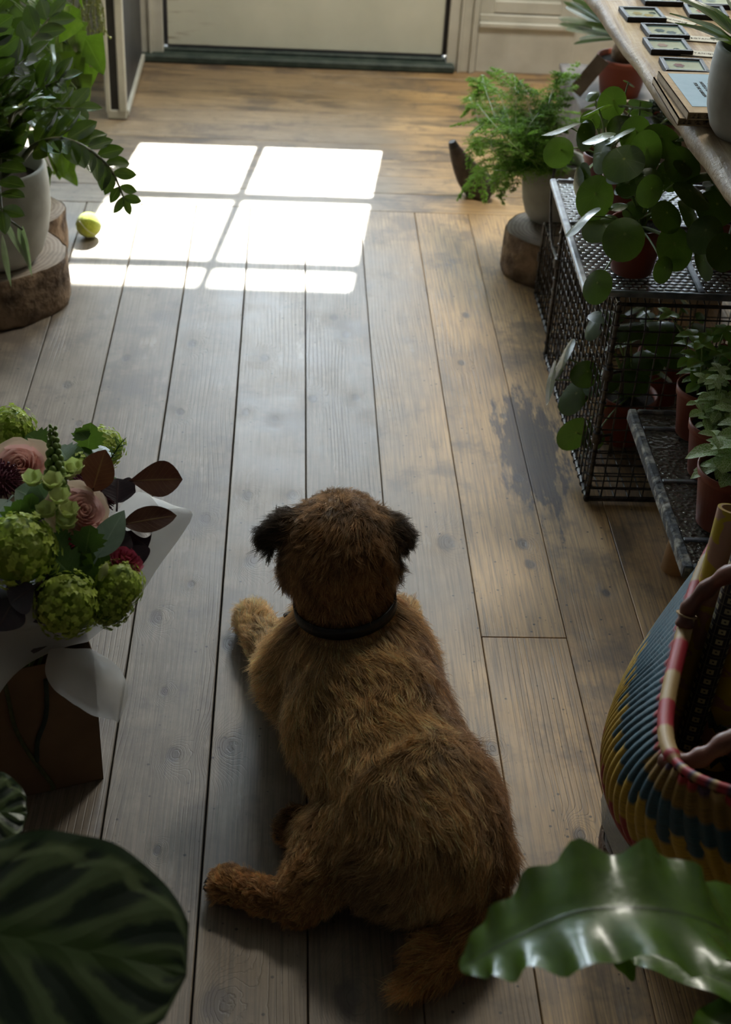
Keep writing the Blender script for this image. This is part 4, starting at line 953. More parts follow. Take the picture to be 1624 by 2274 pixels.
# ------------------------------------------------------------------ low stool topped with a leaded hammered-glass window
ZS = .30
a = W(1395, 908, ZS); b_ = W(1520, 1262, ZS); dl = a-b_; Ls = dl.length; dl.normalize(); dr = Vector((dl.y, -dl.x, 0)); Ws = .34
t = thing('glass_topped_stool', 'low stool with peeling grey leaded glass top on thick wooden legs', 'stool', (b_.x, b_.y, 0))
Mq = Matrix(((dr.x, dl.x, 0, 0), (dr.y, dl.y, 0, 0), (0, 0, 1, 0), (0, 0, 0, 1)))
M_peel = mat_noise('peeling_grey_white_paint', (.07, .075, .08), (.42, .40, .34), 40, .8, 1.0, .004, detail=8, ramp=(.48, .66))
q = MB(); q.box((.010, .008, ZS-.010), (Ws-.010, Ls-.008, ZS-.003), M=Mq); q.build('glass_panel', M_hammer, t)
q = MB(); q.box((0, 0, ZS-.022), (.016, Ls, ZS+.002), M=Mq, bev=.003); q.box((Ws-.016, 0, ZS-.022), (Ws, Ls, ZS+.002), M=Mq, bev=.003); q.box((.016, 0, ZS-.022), (Ws-.016, .014, ZS+.002), M=Mq, bev=.003); q.box((.016, Ls-.012, ZS-.022), (Ws-.016, Ls, ZS+.002), M=Mq, bev=.003); q.build('rim', M_peel, t)
for f_ in (.155, .505, .86): q = MB(); q.box((.016, Ls*f_, ZS-.006), (Ws-.016, Ls*f_+.009, ZS+.0005), M=Mq, bev=.0015); q.build('lead_bar', M_lead, t)
M_leg = mat_noise('stripped_log_leg', (.28, .15, .06), (.50, .31, .15), 12, .6, .5, .003)
lp = W(1497, 1262, 0)-Vector((b_.x, b_.y, 0))
for (x, y) in ((lp.x, lp.y), (lp.x+.21, lp.y-.18), (lp.x+.20, lp.y+.07), (lp.x+.03, lp.y-.26) if 0 else (lp.x+.06, lp.y-.30)):
    cx_ = Vector((x, y, 0)); topc = Vector((x+(.012 if x < .2 else -.01), y-.03, ZS-.010)); q = MB(); q.tube([cx_, cx_*.5+topc*.5, topc], [.025, .026, .024], 18); q.build('leg', M_leg, t)
# small pots on the stool
M_mint = leafmat('red_veined_mint_leaf', (.09, .19, .028), (.15, .27, .05), (.30, .06, .03), .45, .3, 'pinnate', vstr=.45)
M_fitt = leafmat('white_netted_nerve_leaf', (.17, .30, .06), (.25, .40, .10), (.80, .88, .58), .5, .3, 'net', vstr=.9)
M_redp = leafmat('pink_nerve_leaf', (.10, .03, .025), (.22, .05, .045), (.45, .12, .12), .5, .25, 'net', vstr=.8, tcol=(.4, .1, .05))
def bushy(name, label, base, rpot, hpot, mat, nst, hst, ll, lw, seed, group, prof=P_ellip, droop=.35, pairs=4, spread=.8):
    rs = random.Random(seed); t = thing(name, label, 'plant', base, group); plastic_pot(t, rpot, hpot); fm, sm = MB(), MB()
    for k_ in range(nst):
        a_ = 2.4*k_+rs.uniform(-.4, .4); rr_ = rpot*.55*math.sqrt((k_+.5)/nst); s0 = Vector((math.cos(a_)*rr_, math.sin(a_)*rr_, hpot*.88)); out_ = Vector((math.cos(a_), math.sin(a_), 0))
        h_ = hst*rs.uniform(.55, 1.1); e_ = s0+Vector((0, 0, h_))+out_*spread*h_*rs.uniform(.2, .9)*(k_+1)/nst; pts_ = bez(s0, s0+Vector((0, 0, h_*.6)), e_, 6); sm.tube(pts_, [.0018, .0017, .0016, .0015, .0013, .001], 5)
        for j in range(pairs):
            f_ = .35+.65*j/(pairs-1); p_ = pts_[min(5, int(f_*5))]; base_a = j*PI/2+rs.uniform(-.3, .3)+a_
            for s_ in (0, PI) if j < pairs-1 else (0, PI/2, PI, 3*PI/2):
                aa = base_a+s_; d_ = Vector((math.cos(aa), math.sin(aa), rs.uniform(-.15, .5))); sc_ = rs.uniform(.7, 1.1)*(1 if j < pairs-1 else .7)*(.75+.25*j/pairs)
                leaf(fm, lframe(p_, d_, (-d_.x*.3, -d_.y*.3-.1, 1)), ll*sc_, lw*sc_, prof, 7, 4, droop*rs.uniform(.5, 1.3), .25, 0, (.012, 3), 0, (rs.uniform(.75, 1.2),)*3)
    fm.build('foliage', mat, t); sm.build('stems', M_stemg, t); return t
gS = 'small plants on the glass-topped stool'
c1 = W(1597, 1188, ZS+.003); c2 = W(1573, 1075, ZS+.003); c3 = W(1540, 985, ZS+.003); c4 = W(1630, 930, ZS+.003)
bushy('nerve_plant', 'nearest nerve plant on the stool, large white-netted leaves', (c1.x+.012, c1.y+.035, ZS+.0023), .055, .105, M_fitt, 9, .075, .060, .036, 21, gS)
bushy('nerve_plant', 'middle nerve plant on the stool, smaller pale netted leaves', (c2.x+.010, c2.y+.035, ZS+.0023), .050, .10, M_fitt, 13, .085, .036, .024, 22, gS)
bushy('mint_leaved_plant', 'fresh green plant with plain leaves, farthest along the stool edge', (c3.x+.012, c3.y+.035, ZS+.0023), .048, .095, M_mint, 10, .11, .042, .030, 23, gS)
bushy('nerve_plant', 'red and pink nerve plant at the right end of the stool', (c4.x+.005, c4.y+.02, ZS+.0023), .050, .10, M_redp, 12, .085, .034, .020, 24, gS)
# ------------------------------------------------------------------ asparagus fern on a log slice
log_slice('squat bark-covered log slice under the fern pot on the right', (W(1215, 500, .12).x+.02, 3.37, 0), .125, .118, 2.0)
FP = (W(1212, 462, .12).x, 3.43, .1198)
t = thing('asparagus_fern', 'feathery bright green fern spilling out of a pale stone pot', 'plant', FP); round_pot(t, .082, .165, M_concrete)
M_fern = leafmat('feathery_fern', (.12, .26, .035), (.20, .38, .06), None, .6, .45, 'none', tcol=(.38, .65, .08))
fm, sm = MB(), MB(); rs = random.Random(4); FV = Vector(FP)
def fern_frond(pts_, wid, dense=46, pl=.026):
    pts_ = spline(pts_, 8); sm.tube(pts_, [.0012]*len(pts_), 4); n_ = len(pts_)
    for i in range(dense):
        f_ = .12+.88*i/dense; p_ = pts_[min(n_-2, int(f_*(n_-1)))]; d_ = (pts_[min(n_-1, int(f_*(n_-1))+1)]-p_).normalized(); w_ = wid*math.sin(PI*min(1, f_*.92+.1))**.6*(1.1-f_*.5)
        for s_ in (-1, 1):
            sd = d_.cross(Vector((rs.uniform(-.3, .3), rs.uniform(-.3, .3), 1))).normalized()*s_; b0 = p_; dir_ = (sd+d_*.55+Vector((0, 0, rs.uniform(-.25, .2)))).normalized(); L_ = w_*rs.uniform(.7, 1.1)
            for k_ in range(7):                        # secondary pinnae of thin needles
                g_ = (k_+.6)/7; q_ = b0+dir_*L_*g_+Vector((0, 0, -.15*L_*g_*g_))
                for s2 in (-1, 1):
                    nd = (dir_*.8+d_*s2*.8+Vector((rs.uniform(-.35, .35), rs.uniform(-.35, .35), rs.uniform(-.35, .35)))).normalized(); ln = pl*.42*(1.15-g_)*rs.uniform(.7, 1.2); wv_ = nd.cross(Vector((rs.random(), rs.random(), 1))).normalized()*.0016
                    fm.add([q_-wv_, q_+wv_, q_+nd*ln+wv_*.3, q_+nd*ln-wv_*.3], [(0, 1, 2, 3)], None, (rs.uniform(.6, 1.3),)*3, False)
top_ = Vector((0, 0, .14))
def Fp(px, py, z): return W(px, py, z)-FV
FR = [[(1150, 300, .36), (1100, 200, .40), (1045, 180, .40)], [(1130, 330, .34), (1060, 240, .36), (1030, 260, .32)], [(1120, 350, .32), (1060, 300, .30), (1035, 370, .22)], [(1140, 360, .30), (1070, 380, .22), (1050, 445, .10)],
      [(1160, 300, .38), (1130, 200, .44), (1085, 155, .46)], [(1170, 300, .38), (1180, 220, .44), (1150, 175, .46)], [(1190, 300, .38), (1220, 230, .42), (1270, 215, .42)], [(1190, 320, .36), (1240, 270, .38), (1290, 270, .36)],
      [(1200, 320, .34), (1225, 330, .34), (1220, 360, .28)], [(1150, 360, .30), (1110, 370, .26), (1100, 430, .14)], [(1160, 340, .32), (1130, 340, .28), (1125, 420, .17)], [(1180, 330, .34), (1170, 290, .36), (1140, 260, .38)],
      [(1200, 300, .38), (1240, 190, .46), (1285, 165, .47)], [(1180, 350, .30), (1180, 370, .28), (1165, 400, .2)], [(1140, 320, .36), (1080, 220, .40), (1070, 170, .42)], [(1190, 350, .31), (1205, 360, .29), (1195, 395, .22)], [(1160, 310, .37), (1110, 260, .39), (1060, 290, .36)], [(1170, 320, .36), (1210, 250, .41), (1230, 270, .39)]]
for f_ in FR+[[(a[0]+rs.uniform(-35, 35), a[1]+rs.uniform(-30, 30), a[2]+rs.uniform(-.02, .02)) for a in f] for f in FR*2]: fern_frond([top_+Vector((rs.uniform(-.02, .02), rs.uniform(-.02, .02), 0))]+[Fp(*p_)+Vector((rs.uniform(-.01, .01), rs.uniform(-.02, .02), 0)) for p_ in f_], rs.uniform(.045, .066))
fm.build('fronds', M_fern, t); sm.build('stems', M_stemg, t)
# curved dark ornament leaning behind the fern
M_orn = mat_noise('dark_brown_leather_like', (.028, .018, .013), (.06, .042, .032), 40, .45, .2)
ob = W(1068, 436, 0); OB = Vector((ob.x, ob.y, 0)); t = thing('curved_ornament', 'dark brown crescent-shaped object with black tip on the floor beside the fern', 'ornament', OB)
cl_ = [W(1085, 430, .016)-OB, WY(1062, 412, ob.y)-OB, WY(1040, 385, ob.y-.004)-OB, WY(1022, 355, ob.y-.008)-OB, WY(1010, 330, ob.y-.012)-OB, WY(1004, 314, ob.y-.015)-OB]; cl_ = spline(cl_, 5); hwid = [.050, .046, .038, .026, .016, .010]
P_ = []; n_ = len(cl_)
for i, p_ in enumerate(cl_):
    f_ = i/(n_-1)*5; k_ = min(4, int(f_)); w_ = hwid[k_]*(1-(f_-k_))+hwid[k_+1]*(f_-k_); d_ = (cl_[min(n_-1, i+1)]-cl_[max(0, i-1)]).normalized(); s_ = d_.cross(Vector((0, 1, 0))).normalized()
    th_ = w_*.55+.006; P_.append([p_+s_*(w_*math.cos(a))+Vector((0, 1, 0))*(th_*math.sin(a)) for a in [2*PI*k/20 for k in range(20)]])
for r_ in P_:
    for v_ in r_: v_.z = max(v_.z, .0005)
q = MB(); q.grid(P_[:-4], None, close_v=True); q.add(P_[0], [tuple(range(20))]); q.add(P_[-5], [tuple(range(20))]); q.build('body', M_orn, t)
q = MB(); q.grid(P_[-5:], None, close_v=True); q.add(P_[-1], [tuple(range(20))]); q.build('tip', M_black, t)
# crates behind, cycad, succulent
M_crate = mat_noise('pale_crate_wood', (.30, .23, .155), (.42, .34, .25), 8, .7, .3); M_grey = mat_noise('weathered_grey_wood', (.13, .12, .12), (.23, .215, .21), 14, .8, .4)
def crate(name, label, x0, x1, y0, y1, z1, mat, th=.012):
    t = thing(name, label, 'crate', (x0, y0, 0)); w_, d_ = x1-x0, y1-y0
    q = MB(); q.box((0, 0, .0), (w_, d_, th)); q.build('base', mat, t)
    for a_, c_ in (((0, 0, th), (w_, th, z1)), ((0, d_-th, th), (w_, d_, z1)), ((0, th, th), (th, d_-th, z1)), ((w_-th, th, th), (w_, d_-th, z1))): q = MB(); q.box(a_, c_, bev=.002); q.build('side_board', mat, t)
    return t
crate('wooden_crate', 'pale open wooden crate partly hidden behind the money plants', .815, 1.10, 2.99+.22, 3.55, .40, M_crate)
tb = thing('grey_wooden_box', 'grey weathered wooden box carrying the spiky palm by the window wall', 'box', (.80, 3.80, 0)); q = MB(); q.box((0, 0, .02), (.33, .38, .27), bev=.004); q.build('body', M_grey, tb)
q = MB(); q.box((-.006, -.006, .27), (.336, .386, .288), bev=.003); q.build('lid', M_grey, tb)
for x in (.01, .28):
    q = MB(); q.box((x, .01, 0), (x+.04, .37, .02)); q.build('foot_rail', M_grey, tb)
cb = Vector((.925, 3.93, .2882)); t = thing('cycad_palm', 'small spiky palm in a terracotta pot with a brown tag, below the table edge', 'plant', cb); plastic_pot(t, .075, .105)
M_cyc = leafmat('dark_cycad_frond', (.02, .045, .008), (.045, .08, .015), None, .4, .2, 'none'); fm, sm = MB(), MB()
q = MB(); q.lathe([(.024, .08), (.034, .10), (.037, .12), (.029, .14), (.014, .155), (.001, .158)], 20, wob=lambda a, z: .08*math.sin(9*a+z*300)); q.build('trunk', M_bark, t)
rs = random.Random(3)
for (px, py, z) in ((1262, 15, .75), (1252, 50, .70), (1275, 5, .78), (1340, -60, .88), (1325, -30, .85), (1300, -10, .8), (1315, 60, .8), (1270, 60, .7), (1420, -40, .85), (1360, -20, .88), (1290, 90, .62), (1400, 60, .70), (1430, 100, .62), (1300, 30, .76), (1385, -60, .90)):
    e_ = WY(px, py, cb.y+rs.uniform(-.15, .12))-cb; s0 = Vector((0, 0, .15)); mid = s0*.5+e_*.5+Vector((0, 0, .012)); pts_ = bez(s0, mid, e_, 26); sm.tube(pts_, [.0028-.0018*i/25 for i in range(26)], 5)
    for i in range(7, 52):
        i = i/2; i0 = int(i)
        pb = pts_[i0]*(1-(i-i0))+pts_[min(25, i0+1)]*(i-i0); d_ = (pts_[min(25, i0+1)]-pts_[i0-1]).normalized(); side_ = d_.cross(Vector((0, -.5, 1))).normalized(); l_ = .050*math.sin(PI*min(1, (i-3)/24))**.5
        for s_ in (-1, 1): leaf(fm, lframe(pb, side_*s_+d_*1.1+Vector((0, 0, .15)), (0, -.4, 1)), l_*.9, .0030, P_lance, 3, 2, .05, .3)
fm.build('fronds', M_cyc, t); sm.build('stalks', M_cyc, t)
q = MB(); tgc = WY(1308, 168, cb.y-.10)-cb; M2 = Matrix.Translation(tgc) @ Matrix.Rotation(math.radians(-33), 4, 'Y') @ Matrix.Rotation(math.radians(10), 4, 'Z'); Mi = Matrix(((math.cos(.6), 0, math.sin(.6), 0), (0, 1, 0, 0), (-math.sin(.6), 0, math.cos(.6), 0), (0, 0, 0, 1)))
q.box((-.021, -.001, -.058), (.021, .001, .058), M=Matrix.Translation(tgc) @ Mi); q.build('paper_tag', mat_noise('brown_card', (.10, .075, .06), (.14, .11, .09), 30, .7, .1), t)
sc_ = Vector((.80, 3.20, 0)); st_ = thing('wooden_block', 'upright pale wood block under the grey succulent', 'block', (.80, 3.03, 0)); q = MB(); q.box((-.06, -.06, 0), (.06, .06, .46), bev=.004); q.build('body', M_crate, st_)
s0 = Vector((.80, 3.03, .4602)); t = thing('succulent', 'grey-green rosette succulent among the round leaves beneath the table edge', 'plant', s0); plastic_pot(t, .052, .08)
M_succ = leafmat('grey_green_succulent', (.10, .15, .09), (.15, .20, .13), None, .5, .1, 'none'); fm = MB()
for rc_ in ((0, 0, .10), (-.035, -.02, .095), (.035, .0, .09), (.01, -.045, .085)):
    for ring in range(4):
        for k_ in range(7):
            a_ = k_*2*PI/7+ring*.45; el = .15+.4*ring; d_ = Vector((math.cos(a_)*math.cos(el), math.sin(a_)*math.cos(el), math.sin(el))); l_ = .030-.005*ring
            M_ = lframe(Vector(rc_)+d_*l_*.5, d_, (0, 0, 1)); fm.ball((0, 0, 0), 1, 7, 6, (l_*.30, l_*.55, l_*.14), M=M_)
fm.build('foliage', M_succ, t)
# ------------------------------------------------------------------ woven basket with wrapping paper
def basket_mat():
    m, nt, b = newmat('dyed_woven_straw'); g = NT(nt); c = g.attr('tint')
    uv = g.sep(g.uv()); tw = g.noise(g.vmath('MULTIPLY', g.uv(), (90.0, 260.0, 0)), 1.0, 2.0)
    c = g.mix(g.mapr(tw, .3, .7, .45, 0.0), c, (.01, .01, .01))
    g.put(b.inputs['Base Color'], c); b.inputs['Roughness'].default_value = .55; g.put(b.inputs['Normal'], g.bump(tw, .5, .002)); return m
M_bask = basket_mat(); TEAL, YEL, RED, PUR, DRK, GLD = (.018, .095, .140), (.58, .37, .03), (.42, .016, .03), (.07, .035, .085), (.02, .02, .03), (.50, .33, .13)
BC = Vector((.672, 1.405, .055)); BD = Vector((.36, .93, 0)).normalized(); BN_ = Vector((BD.y, -BD.x, 0))       # long axis, short axis (to the right)
log_slice('flat brown log slice beneath the striped woven basket', (BC.x-.005, BC.y, 0), .198, .052, 5.0)
bt = thing('woven_basket', 'big market basket striped teal, yellow and red, with leather-wrapped handles', 'basket', BC)
def bprof(t):            # short semi, long semi, height
    z = .31*t; s_ = .135+.078*math.sin(PI*min(1, t*1.0)**.85)+(.010 if t > .5 else 0)*(t-.5); l_ = .17+.070*math.sin(PI*t*.9)**.9+.125*t*t; return s_, l_, z
NR = 88; SUB = 6; NZ = 46
def _rimp(a_): return (.31*math.copysign(abs(math.cos(a_))**.65, math.cos(a_)), .145*math.copysign(abs(math.sin(a_))**.65, math.sin(a_)))
_aa = [2*PI*i/6000 for i in range(6001)]; _pp = [_rimp(a_) for a_ in _aa]; _cl = np.concatenate([[0], np.cumsum([math.hypot(_pp[i+1][0]-_pp[i][0], _pp[i+1][1]-_pp[i][1]) for i in range(6000)])])
def even(f): return float(np.interp(f*_cl[-1], _cl, _aa))
P_ = []; C_ = []; U_ = []; angs = [even(k/(NR*SUB)) for k in range(NR*SUB)]
for i in range(NZ+1):
    t_ = i/NZ; s_, l_, z = bprof(t_); row = []; cr = []; ur = []
    for k_ in range(NR*SUB):
        a_ = angs[k_]; sl = -t_*5.5                     # slanted ribs
        ph = (k_/SUB+sl) % 1.0; ri = int(math.floor(k_/SUB+sl)) % NR; r_ = 1+.030*(abs(math.sin(PI*ph))**.6-.6)
        rimz = .055*math.cos(a_)**2*t_**3                       # ends of the rim sweep up
        ex = 1-.42*t_*t_; cx_ = math.copysign(abs(math.cos(a_))**ex, math.cos(a_)); sx_ = math.copysign(abs(math.sin(a_))**ex, math.sin(a_)); row.append(BD*(l_*cx_*r_)+BN_*(s_*sx_*r_)+Vector((0, 0, z+rimz)))
        st1, st2, st3 = .70+.030*((ri*2) % 5-2), .44+.030*((ri*2+1) % 5-2), .24+.028*((ri*2+3) % 5-2)
        c_ = (RED, GLD, PUR, RED)[ri % 4] if t_ > .965 and math.cos(a_) < -.5 else (.26, .15, .02) if t_ > .86 and math.cos(a_) < -.55 else (RED if ri % 2 else PUR) if t_ > .935 else TEAL if t_ > st1 else YEL if t_ > st2 else RED if t_ > st3 else (PUR if ri % 2 else DRK)
        cr.append(c_); ur.append((k_/(NR*SUB), t_))
    P_.append(row); C_.append(cr); U_.append(ur)
q = MB(); q.grid(P_, U_, close_v=True, col=[c for r in C_ for c in r])
inner = [[p*.955 if 0 else Vector((p.x*.94, p.y*.94, p.z)) for p in P_[i][::SUB]] for i in range(NZ, -1, -3)]
q.grid(inner, None, close_v=True, col=(.30, .20, .08)); q.lathe([(.001, .004), (.20, .004)], 24, col=(.2, .13, .05))
q.build('basket_body', M_bask, bt)
q = MB(); rim = []
for k_ in range(240):
    a_ = even(k_/240); s_, l_, z = bprof(1.0); rim.append(BD*(l_*math.copysign(abs(math.cos(a_))**.58, math.cos(a_))*.985)+BN_*(s_*math.copysign(abs(math.sin(a_))**.58, math.sin(a_))*.985)+Vector((0, 0, z+.055*math.cos(a_)**2+.004)))
PR = []; CR = []
for k_ in range(240):
    p = rim[k_]; tn_ = (rim[(k_+1) % 240]-p).normalized(); o_ = tn_.cross(Vector((0, 0, 1))); seg = (k_//9) % 2
    wrapped = 25 < (k_-95) % 240 < 140 or 1
    ck = math.cos(even(k_/240)); rr_ = .0105 if -.72 < ck < .75 else .0065
    PR.append([p+(o_*math.cos(b_*PI/4)+Vector((0, 0, 1))*math.sin(b_*PI/4))*rr_*(1+.06*(k_ % 2)) for b_ in range(8)])
    cc2 = (RED if seg else GLD) if rr_ > .01 else (RED, GLD, PUR, RED)[k_ % 4]; CR += [cc2]*8
q.grid(PR, None, close_u=True, close_v=True, col=CR); q.build('wrapped_rim', M_bask, bt)
M_leath = mat_noise('reddish_leather', (.10, .035, .022), (.20, .075, .05), 14, .42, .3, .002)
def brel(px, py, z): return W(px, py, z)-BC
h1 = spline([brel(1520, 1392, .375), brel(1532, 1350, .40), brel(1580, 1300, .44), brel(1640, 1265, .48), brel(1720, 1250, .50), brel(1800, 1330, .49), brel(1800, 1500, .46), brel(1720, 1580, .44), brel(1624, 1640, .42), brel(1560, 1680, .40), brel(1505, 1695, .385), brel(1478, 1690, .365)], 6)
q = MB(); q.tube(h1, [.0115+.0018*math.sin(i*1.3) for i in range(len(h1))], 12); q.build('handle', M_leath, bt)
for i_ in (4, len(h1)-8):
    q = MB(); q.tube([h1[i_], h1[i_]*.7+h1[i_+1]*.3], [.0150, .0150], 12); q.build('handle_binding', mat_noise('tan_cord', (.35, .24, .12), (.45, .32, .17), 80, .7, .3), bt)
fb0 = W(1463, 1446, .022); fb1 = W(1540, 1300, .022); q = MB(); bd_ = (fb1-fb0); Lb_ = bd_.length; bd_.normalize(); t = thing('wooden_lath', 'flat pale wood lath on the floor between the basket and the stool', 'wood strip', (fb0.x, fb0.y, 0))
q.box((0, -.05, 0), (.022, Lb_, .022), M=Matrix(((bd_.y, bd_.x, 0, 0), (-bd_.x, bd_.y, 0, 0), (0, 0, 1, 0), (0, 0, 0, 1))), bev=.002); q.build('board', M_crate, t)
# rolls of wrapping paper and folded fabric in the basket
def roll_mat(name, kind):
    m, nt, b = newmat(name); g = NT(nt); uv = g.uv(); s_ = g.sep(uv)
    if kind == 'blob': c = g.mix(g.mapr(g.noise(g.vmath('MULTIPLY', uv, (2.0, 9.0, 0)), 1.0, 2.0, .5, 1.0), .47, .50), (.36, .20, .13), (.42, .31, .015))
    elif kind == 'grid':
        u_ = g.math('FRACT', g.math('MULTIPLY', s_[0], 5.0)); v_ = g.math('FRACT', g.math('MULTIPLY', s_[1], 22.0)); du = g.math('ABSOLUTE', g.math('SUBTRACT', u_, .5)); dv = g.math('ABSOLUTE', g.math('SUBTRACT', v_, .5)); d_ = g.math('MAXIMUM', du, dv)
        sq = g.math('MULTIPLY', g.math('LESS_THAN', d_, .24), g.math('GREATER_THAN', d_, .07)); ln = g.math('GREATER_THAN', d_, .465)
        c = g.mix(sq, (.022, .022, .035), (.38, .35, .22)); c = g.mix(ln, c, (.15, .145, .12))
    else:
        a_ = g.vor(g.vmath('MULTIPLY', g.obj(), (1, 1, 1)), 70, 'F1', 0); c = g.mix(g.math('LESS_THAN', a_, .3), (.012, .02, .010), (.16, .19, .12))
    g.put(b.inputs['Base Color'], c); b.inputs['Roughness'].default_value = .45; return m
M_ry, M_rg, M_rf = roll_mat('yellow_blotched_paper', 'blob'), roll_mat('dark_squared_paper', 'grid'), roll_mat('green_black_print', 'dots')
def roll(lab, b0, t0, r, mat):
    b0, t0 = Vector(b0), Vector(t0); t = thing('wrapping_paper_roll', lab, 'paper roll', b0, 'rolls of wrapping paper in the basket'); d_ = (t0-b0).normalized(); L_ = (t0-b0).length
    q = MB(); q.tube([d_*L_*i/24 for i in range(25)], r, 24, cap=False); q.tube([d_*L_*i/4 for i in range(5)], r*.72, 20, cap=False)
    a_ = frame((0, 0, 0), d_); q.lathe([(r*.72, 0), (r, 0)], 24, M=Matrix.Translation(d_*L_) @ a_ @ Matrix.Rotation(-PI/2, 4, 'X')); q.lathe([(r*.72, 0), (r, 0)], 24, M=a_ @ Matrix.Rotation(-PI/2, 4, 'X')); q.build('paper', mat, t); return t
roll('yellow and pink blotched roll standing nearest the wrapped basket rim', W(1490, 1655, .12), W(1628, 1130, .49), .021, M_ry)
roll('dark blue roll printed with small cream squares, between the two yellow rolls', W(1526, 1655, .15), W(1672, 1170, .52), .017, M_rg)
roll('wider yellow and pink blotched roll on the right of the dark one', W(1578, 1690, .12), W(1722, 1180, .49), .027, M_ry)
fo = W(1600, 1660, .12); t = thing('folded_fabric', 'green and black printed fabric tucked inside the basket beside the rolls', 'fabric', fo); q = MB()
P_ = [[Vector((-.045+.14*i/14, -.09+.20*j/14, .085+.02*math.sin(i*.8+j*.35)+.015*math.cos(j*.9)+.004*((j % 3)-1))) for j in range(15)] for i in range(15)]
q.grid(P_, [[(i/14, j/14) for j in range(15)] for i in range(15)]); q.grid([[Vector((p.x, p.y, p.z-.05)) for p in r] for r in P_][::-1]); q.build('cloth', M_rf, t)

# ------------------------------------------------------------------ left: logs, pot with ZZ plant, trailing plant, tennis ball
log_slice('large bark-covered log slice under the grey pot on the left', (-.705, 3.125, 0), .175, .125, 1.0)
log_slice('small pale-topped log slice behind the big left one, next to the ball', (-.672, 3.40, 0), .108, .115, 3.3)
ZP = Vector((-.672, 3.085, .1272)); t = thing('zz_plant', 'glossy zz plant with one long arching stem, in a tall grey concrete pot', 'plant', ZP); round_pot(t, .128, .235, M_concrete)
M_zz = leafmat('glossy_dark_zz_leaf', (.022, .045, .008), (.042, .075, .012), (.14, .18, .04), .13, .12, 'pinnate', side=0.0, spec=.8, coat=.4, vstr=.5)
M_zst = leafmat('zz_stalk', (.07, .085, .03), (.16, .15, .08), None, .35, .1, 'none')
M_pale = leafmat('silvery_narrow_leaf', (.30, .34, .24), (.50, .52, .42), (.10, .15, .08), .4, .3, 'pinnate', side=0)
fm, sm, pm = MB(), MB(), MB(); rs = random.Random(9)
def zz_stem(pts_, n, l0, l1, w=.42, r0=.008, twist=0):
    pts_ = spline(pts_, 10); N_ = len(pts_); sm.tube(pts_, [r0*(1-.75*i/(N_-1)) for i in range(N_)], 8)
    for i in range(n):
        f_ = .30+.70*i/(n-1); j = min(N_-2, int(f_*(N_-1))); p_ = pts_[j]; d_ = (pts_[j+1]-p_).normalized(); up = Vector((0, -.5, 1)); side_ = d_.cross(up).normalized(); nn_ = side_.cross(d_)
        L_ = (l0+(l1-l0)*i/(n-1))*rs.uniform(.9, 1.1)
        for s_ in (-1, 1): leaf(fm, lframe(p_, side_*s_*1.0+d_*.75+nn_*rs.uniform(-.1, .45), nn_+side_*s_*rs.uniform(-.5, .3)), L_, L_*w*1.12, P_ellip, 8, 4, rs.uniform(-.05, .18), .30, 0, (0, 0), 0, (rs.uniform(.8, 1.2),)*3)
    leaf(fm, lframe(pts_[-1], d_, nn_), l1, l1*w, P_ellip, 8, 4, .1, .3)
S0 = Vector((0, 0, .19))
def zp(px, py, y): return WY(px, py, y)-ZP
zz_stem([S0+Vector((-.01, -.02, 0)), zp(35, 370, 3.03), zp(75, 325, 3.0), zp(125, 309, 2.99), zp(170, 318, 2.98), zp(215, 345, 2.97), zp(250, 383, 2.96), zp(275, 440, 2.95)], 11, .092, .040, .46)
for i, (tx, ty, yy_) in enumerate(((-20, 60, 3.05), (60, 130, 3.10), (20, 210, 2.90), (130, 180, 3.05), (-30, 300, 2.85), (-60, 150, 3.0), (110, 40, 3.25), (5, 470, 2.82), (60, 235, 2.85), (165, 240, 3.1))):
    e_ = zp(tx, ty, yy_); s0 = S0+Vector((rs.uniform(-.05, .05), rs.uniform(-.05, .03), 0)); m_ = s0*.5+e_*.5+Vector((0, 0, .07))
    zz_stem([s0, s0*.75+m_*.25+Vector((0, 0, .04)), m_, e_], 8, .092, .062, .50)
for a_, b_ in (((0, 470), (60, 590)), ((5, 520), (20, 640)), ((40, 500), (62, 600)), ((50, 500), (66, 615))):
    p0 = zp(a_[0], a_[1], 2.90); p1 = zp(b_[0], b_[1], 2.86); leaf(pm, lframe(p0, p1-p0, (-.3, -1, .3)), (p1-p0).length, .016, P_lance, 8, 2, .1, .2)
sm.tube(spline([S0+Vector((-.02, -.05, -.01)), zp(10, 480, 2.9), zp(50, 510, 2.89)], 5), .0025, 6)
fm.build('foliage', M_zz, t); sm.build('stems', M_zst, t); pm.build('pale_leaves', M_pale, t)
# trailing heart-leaved plant on a stand behind
SP = Vector((-.98, 3.78, 0)); t = thing('plant_stand', 'tall dark stand holding the trailing heart-leaved plant at the left edge', 'stand', SP); q = MB(); q.lathe([(.17, .40), (.17, .425), (.001, .425)], 32); q.lathe([(.17, .40), (.001, .40)], 32); q.build('top', M_dark, t)
for k_ in range(3): a_ = k_*2.094+.4; q = MB(); q.tube([(.15*math.cos(a_), .15*math.sin(a_), 0), (.10*math.cos(a_), .10*math.sin(a_), .405)], .010, 8); q.build('leg', M_dark, t)
PP = SP+Vector((0, 0, .4252)); t = thing('trailing_ivy_plant', 'big trailing plant with heart-shaped leaves, some glowing yellow-green, behind the zz plant', 'plant', PP); round_pot(t, .12, .18, M_dark)
M_poth = leafmat('heart_leaf_green', (.030, .062, .010), (.065, .12, .014), (.16, .24, .06), .22, .22, 'pinnate', tcol=(.30, .52, .02), spec=.6, vstr=.3)
fm, sm = MB(), MB(); rs = random.Random(31)
tgt = []
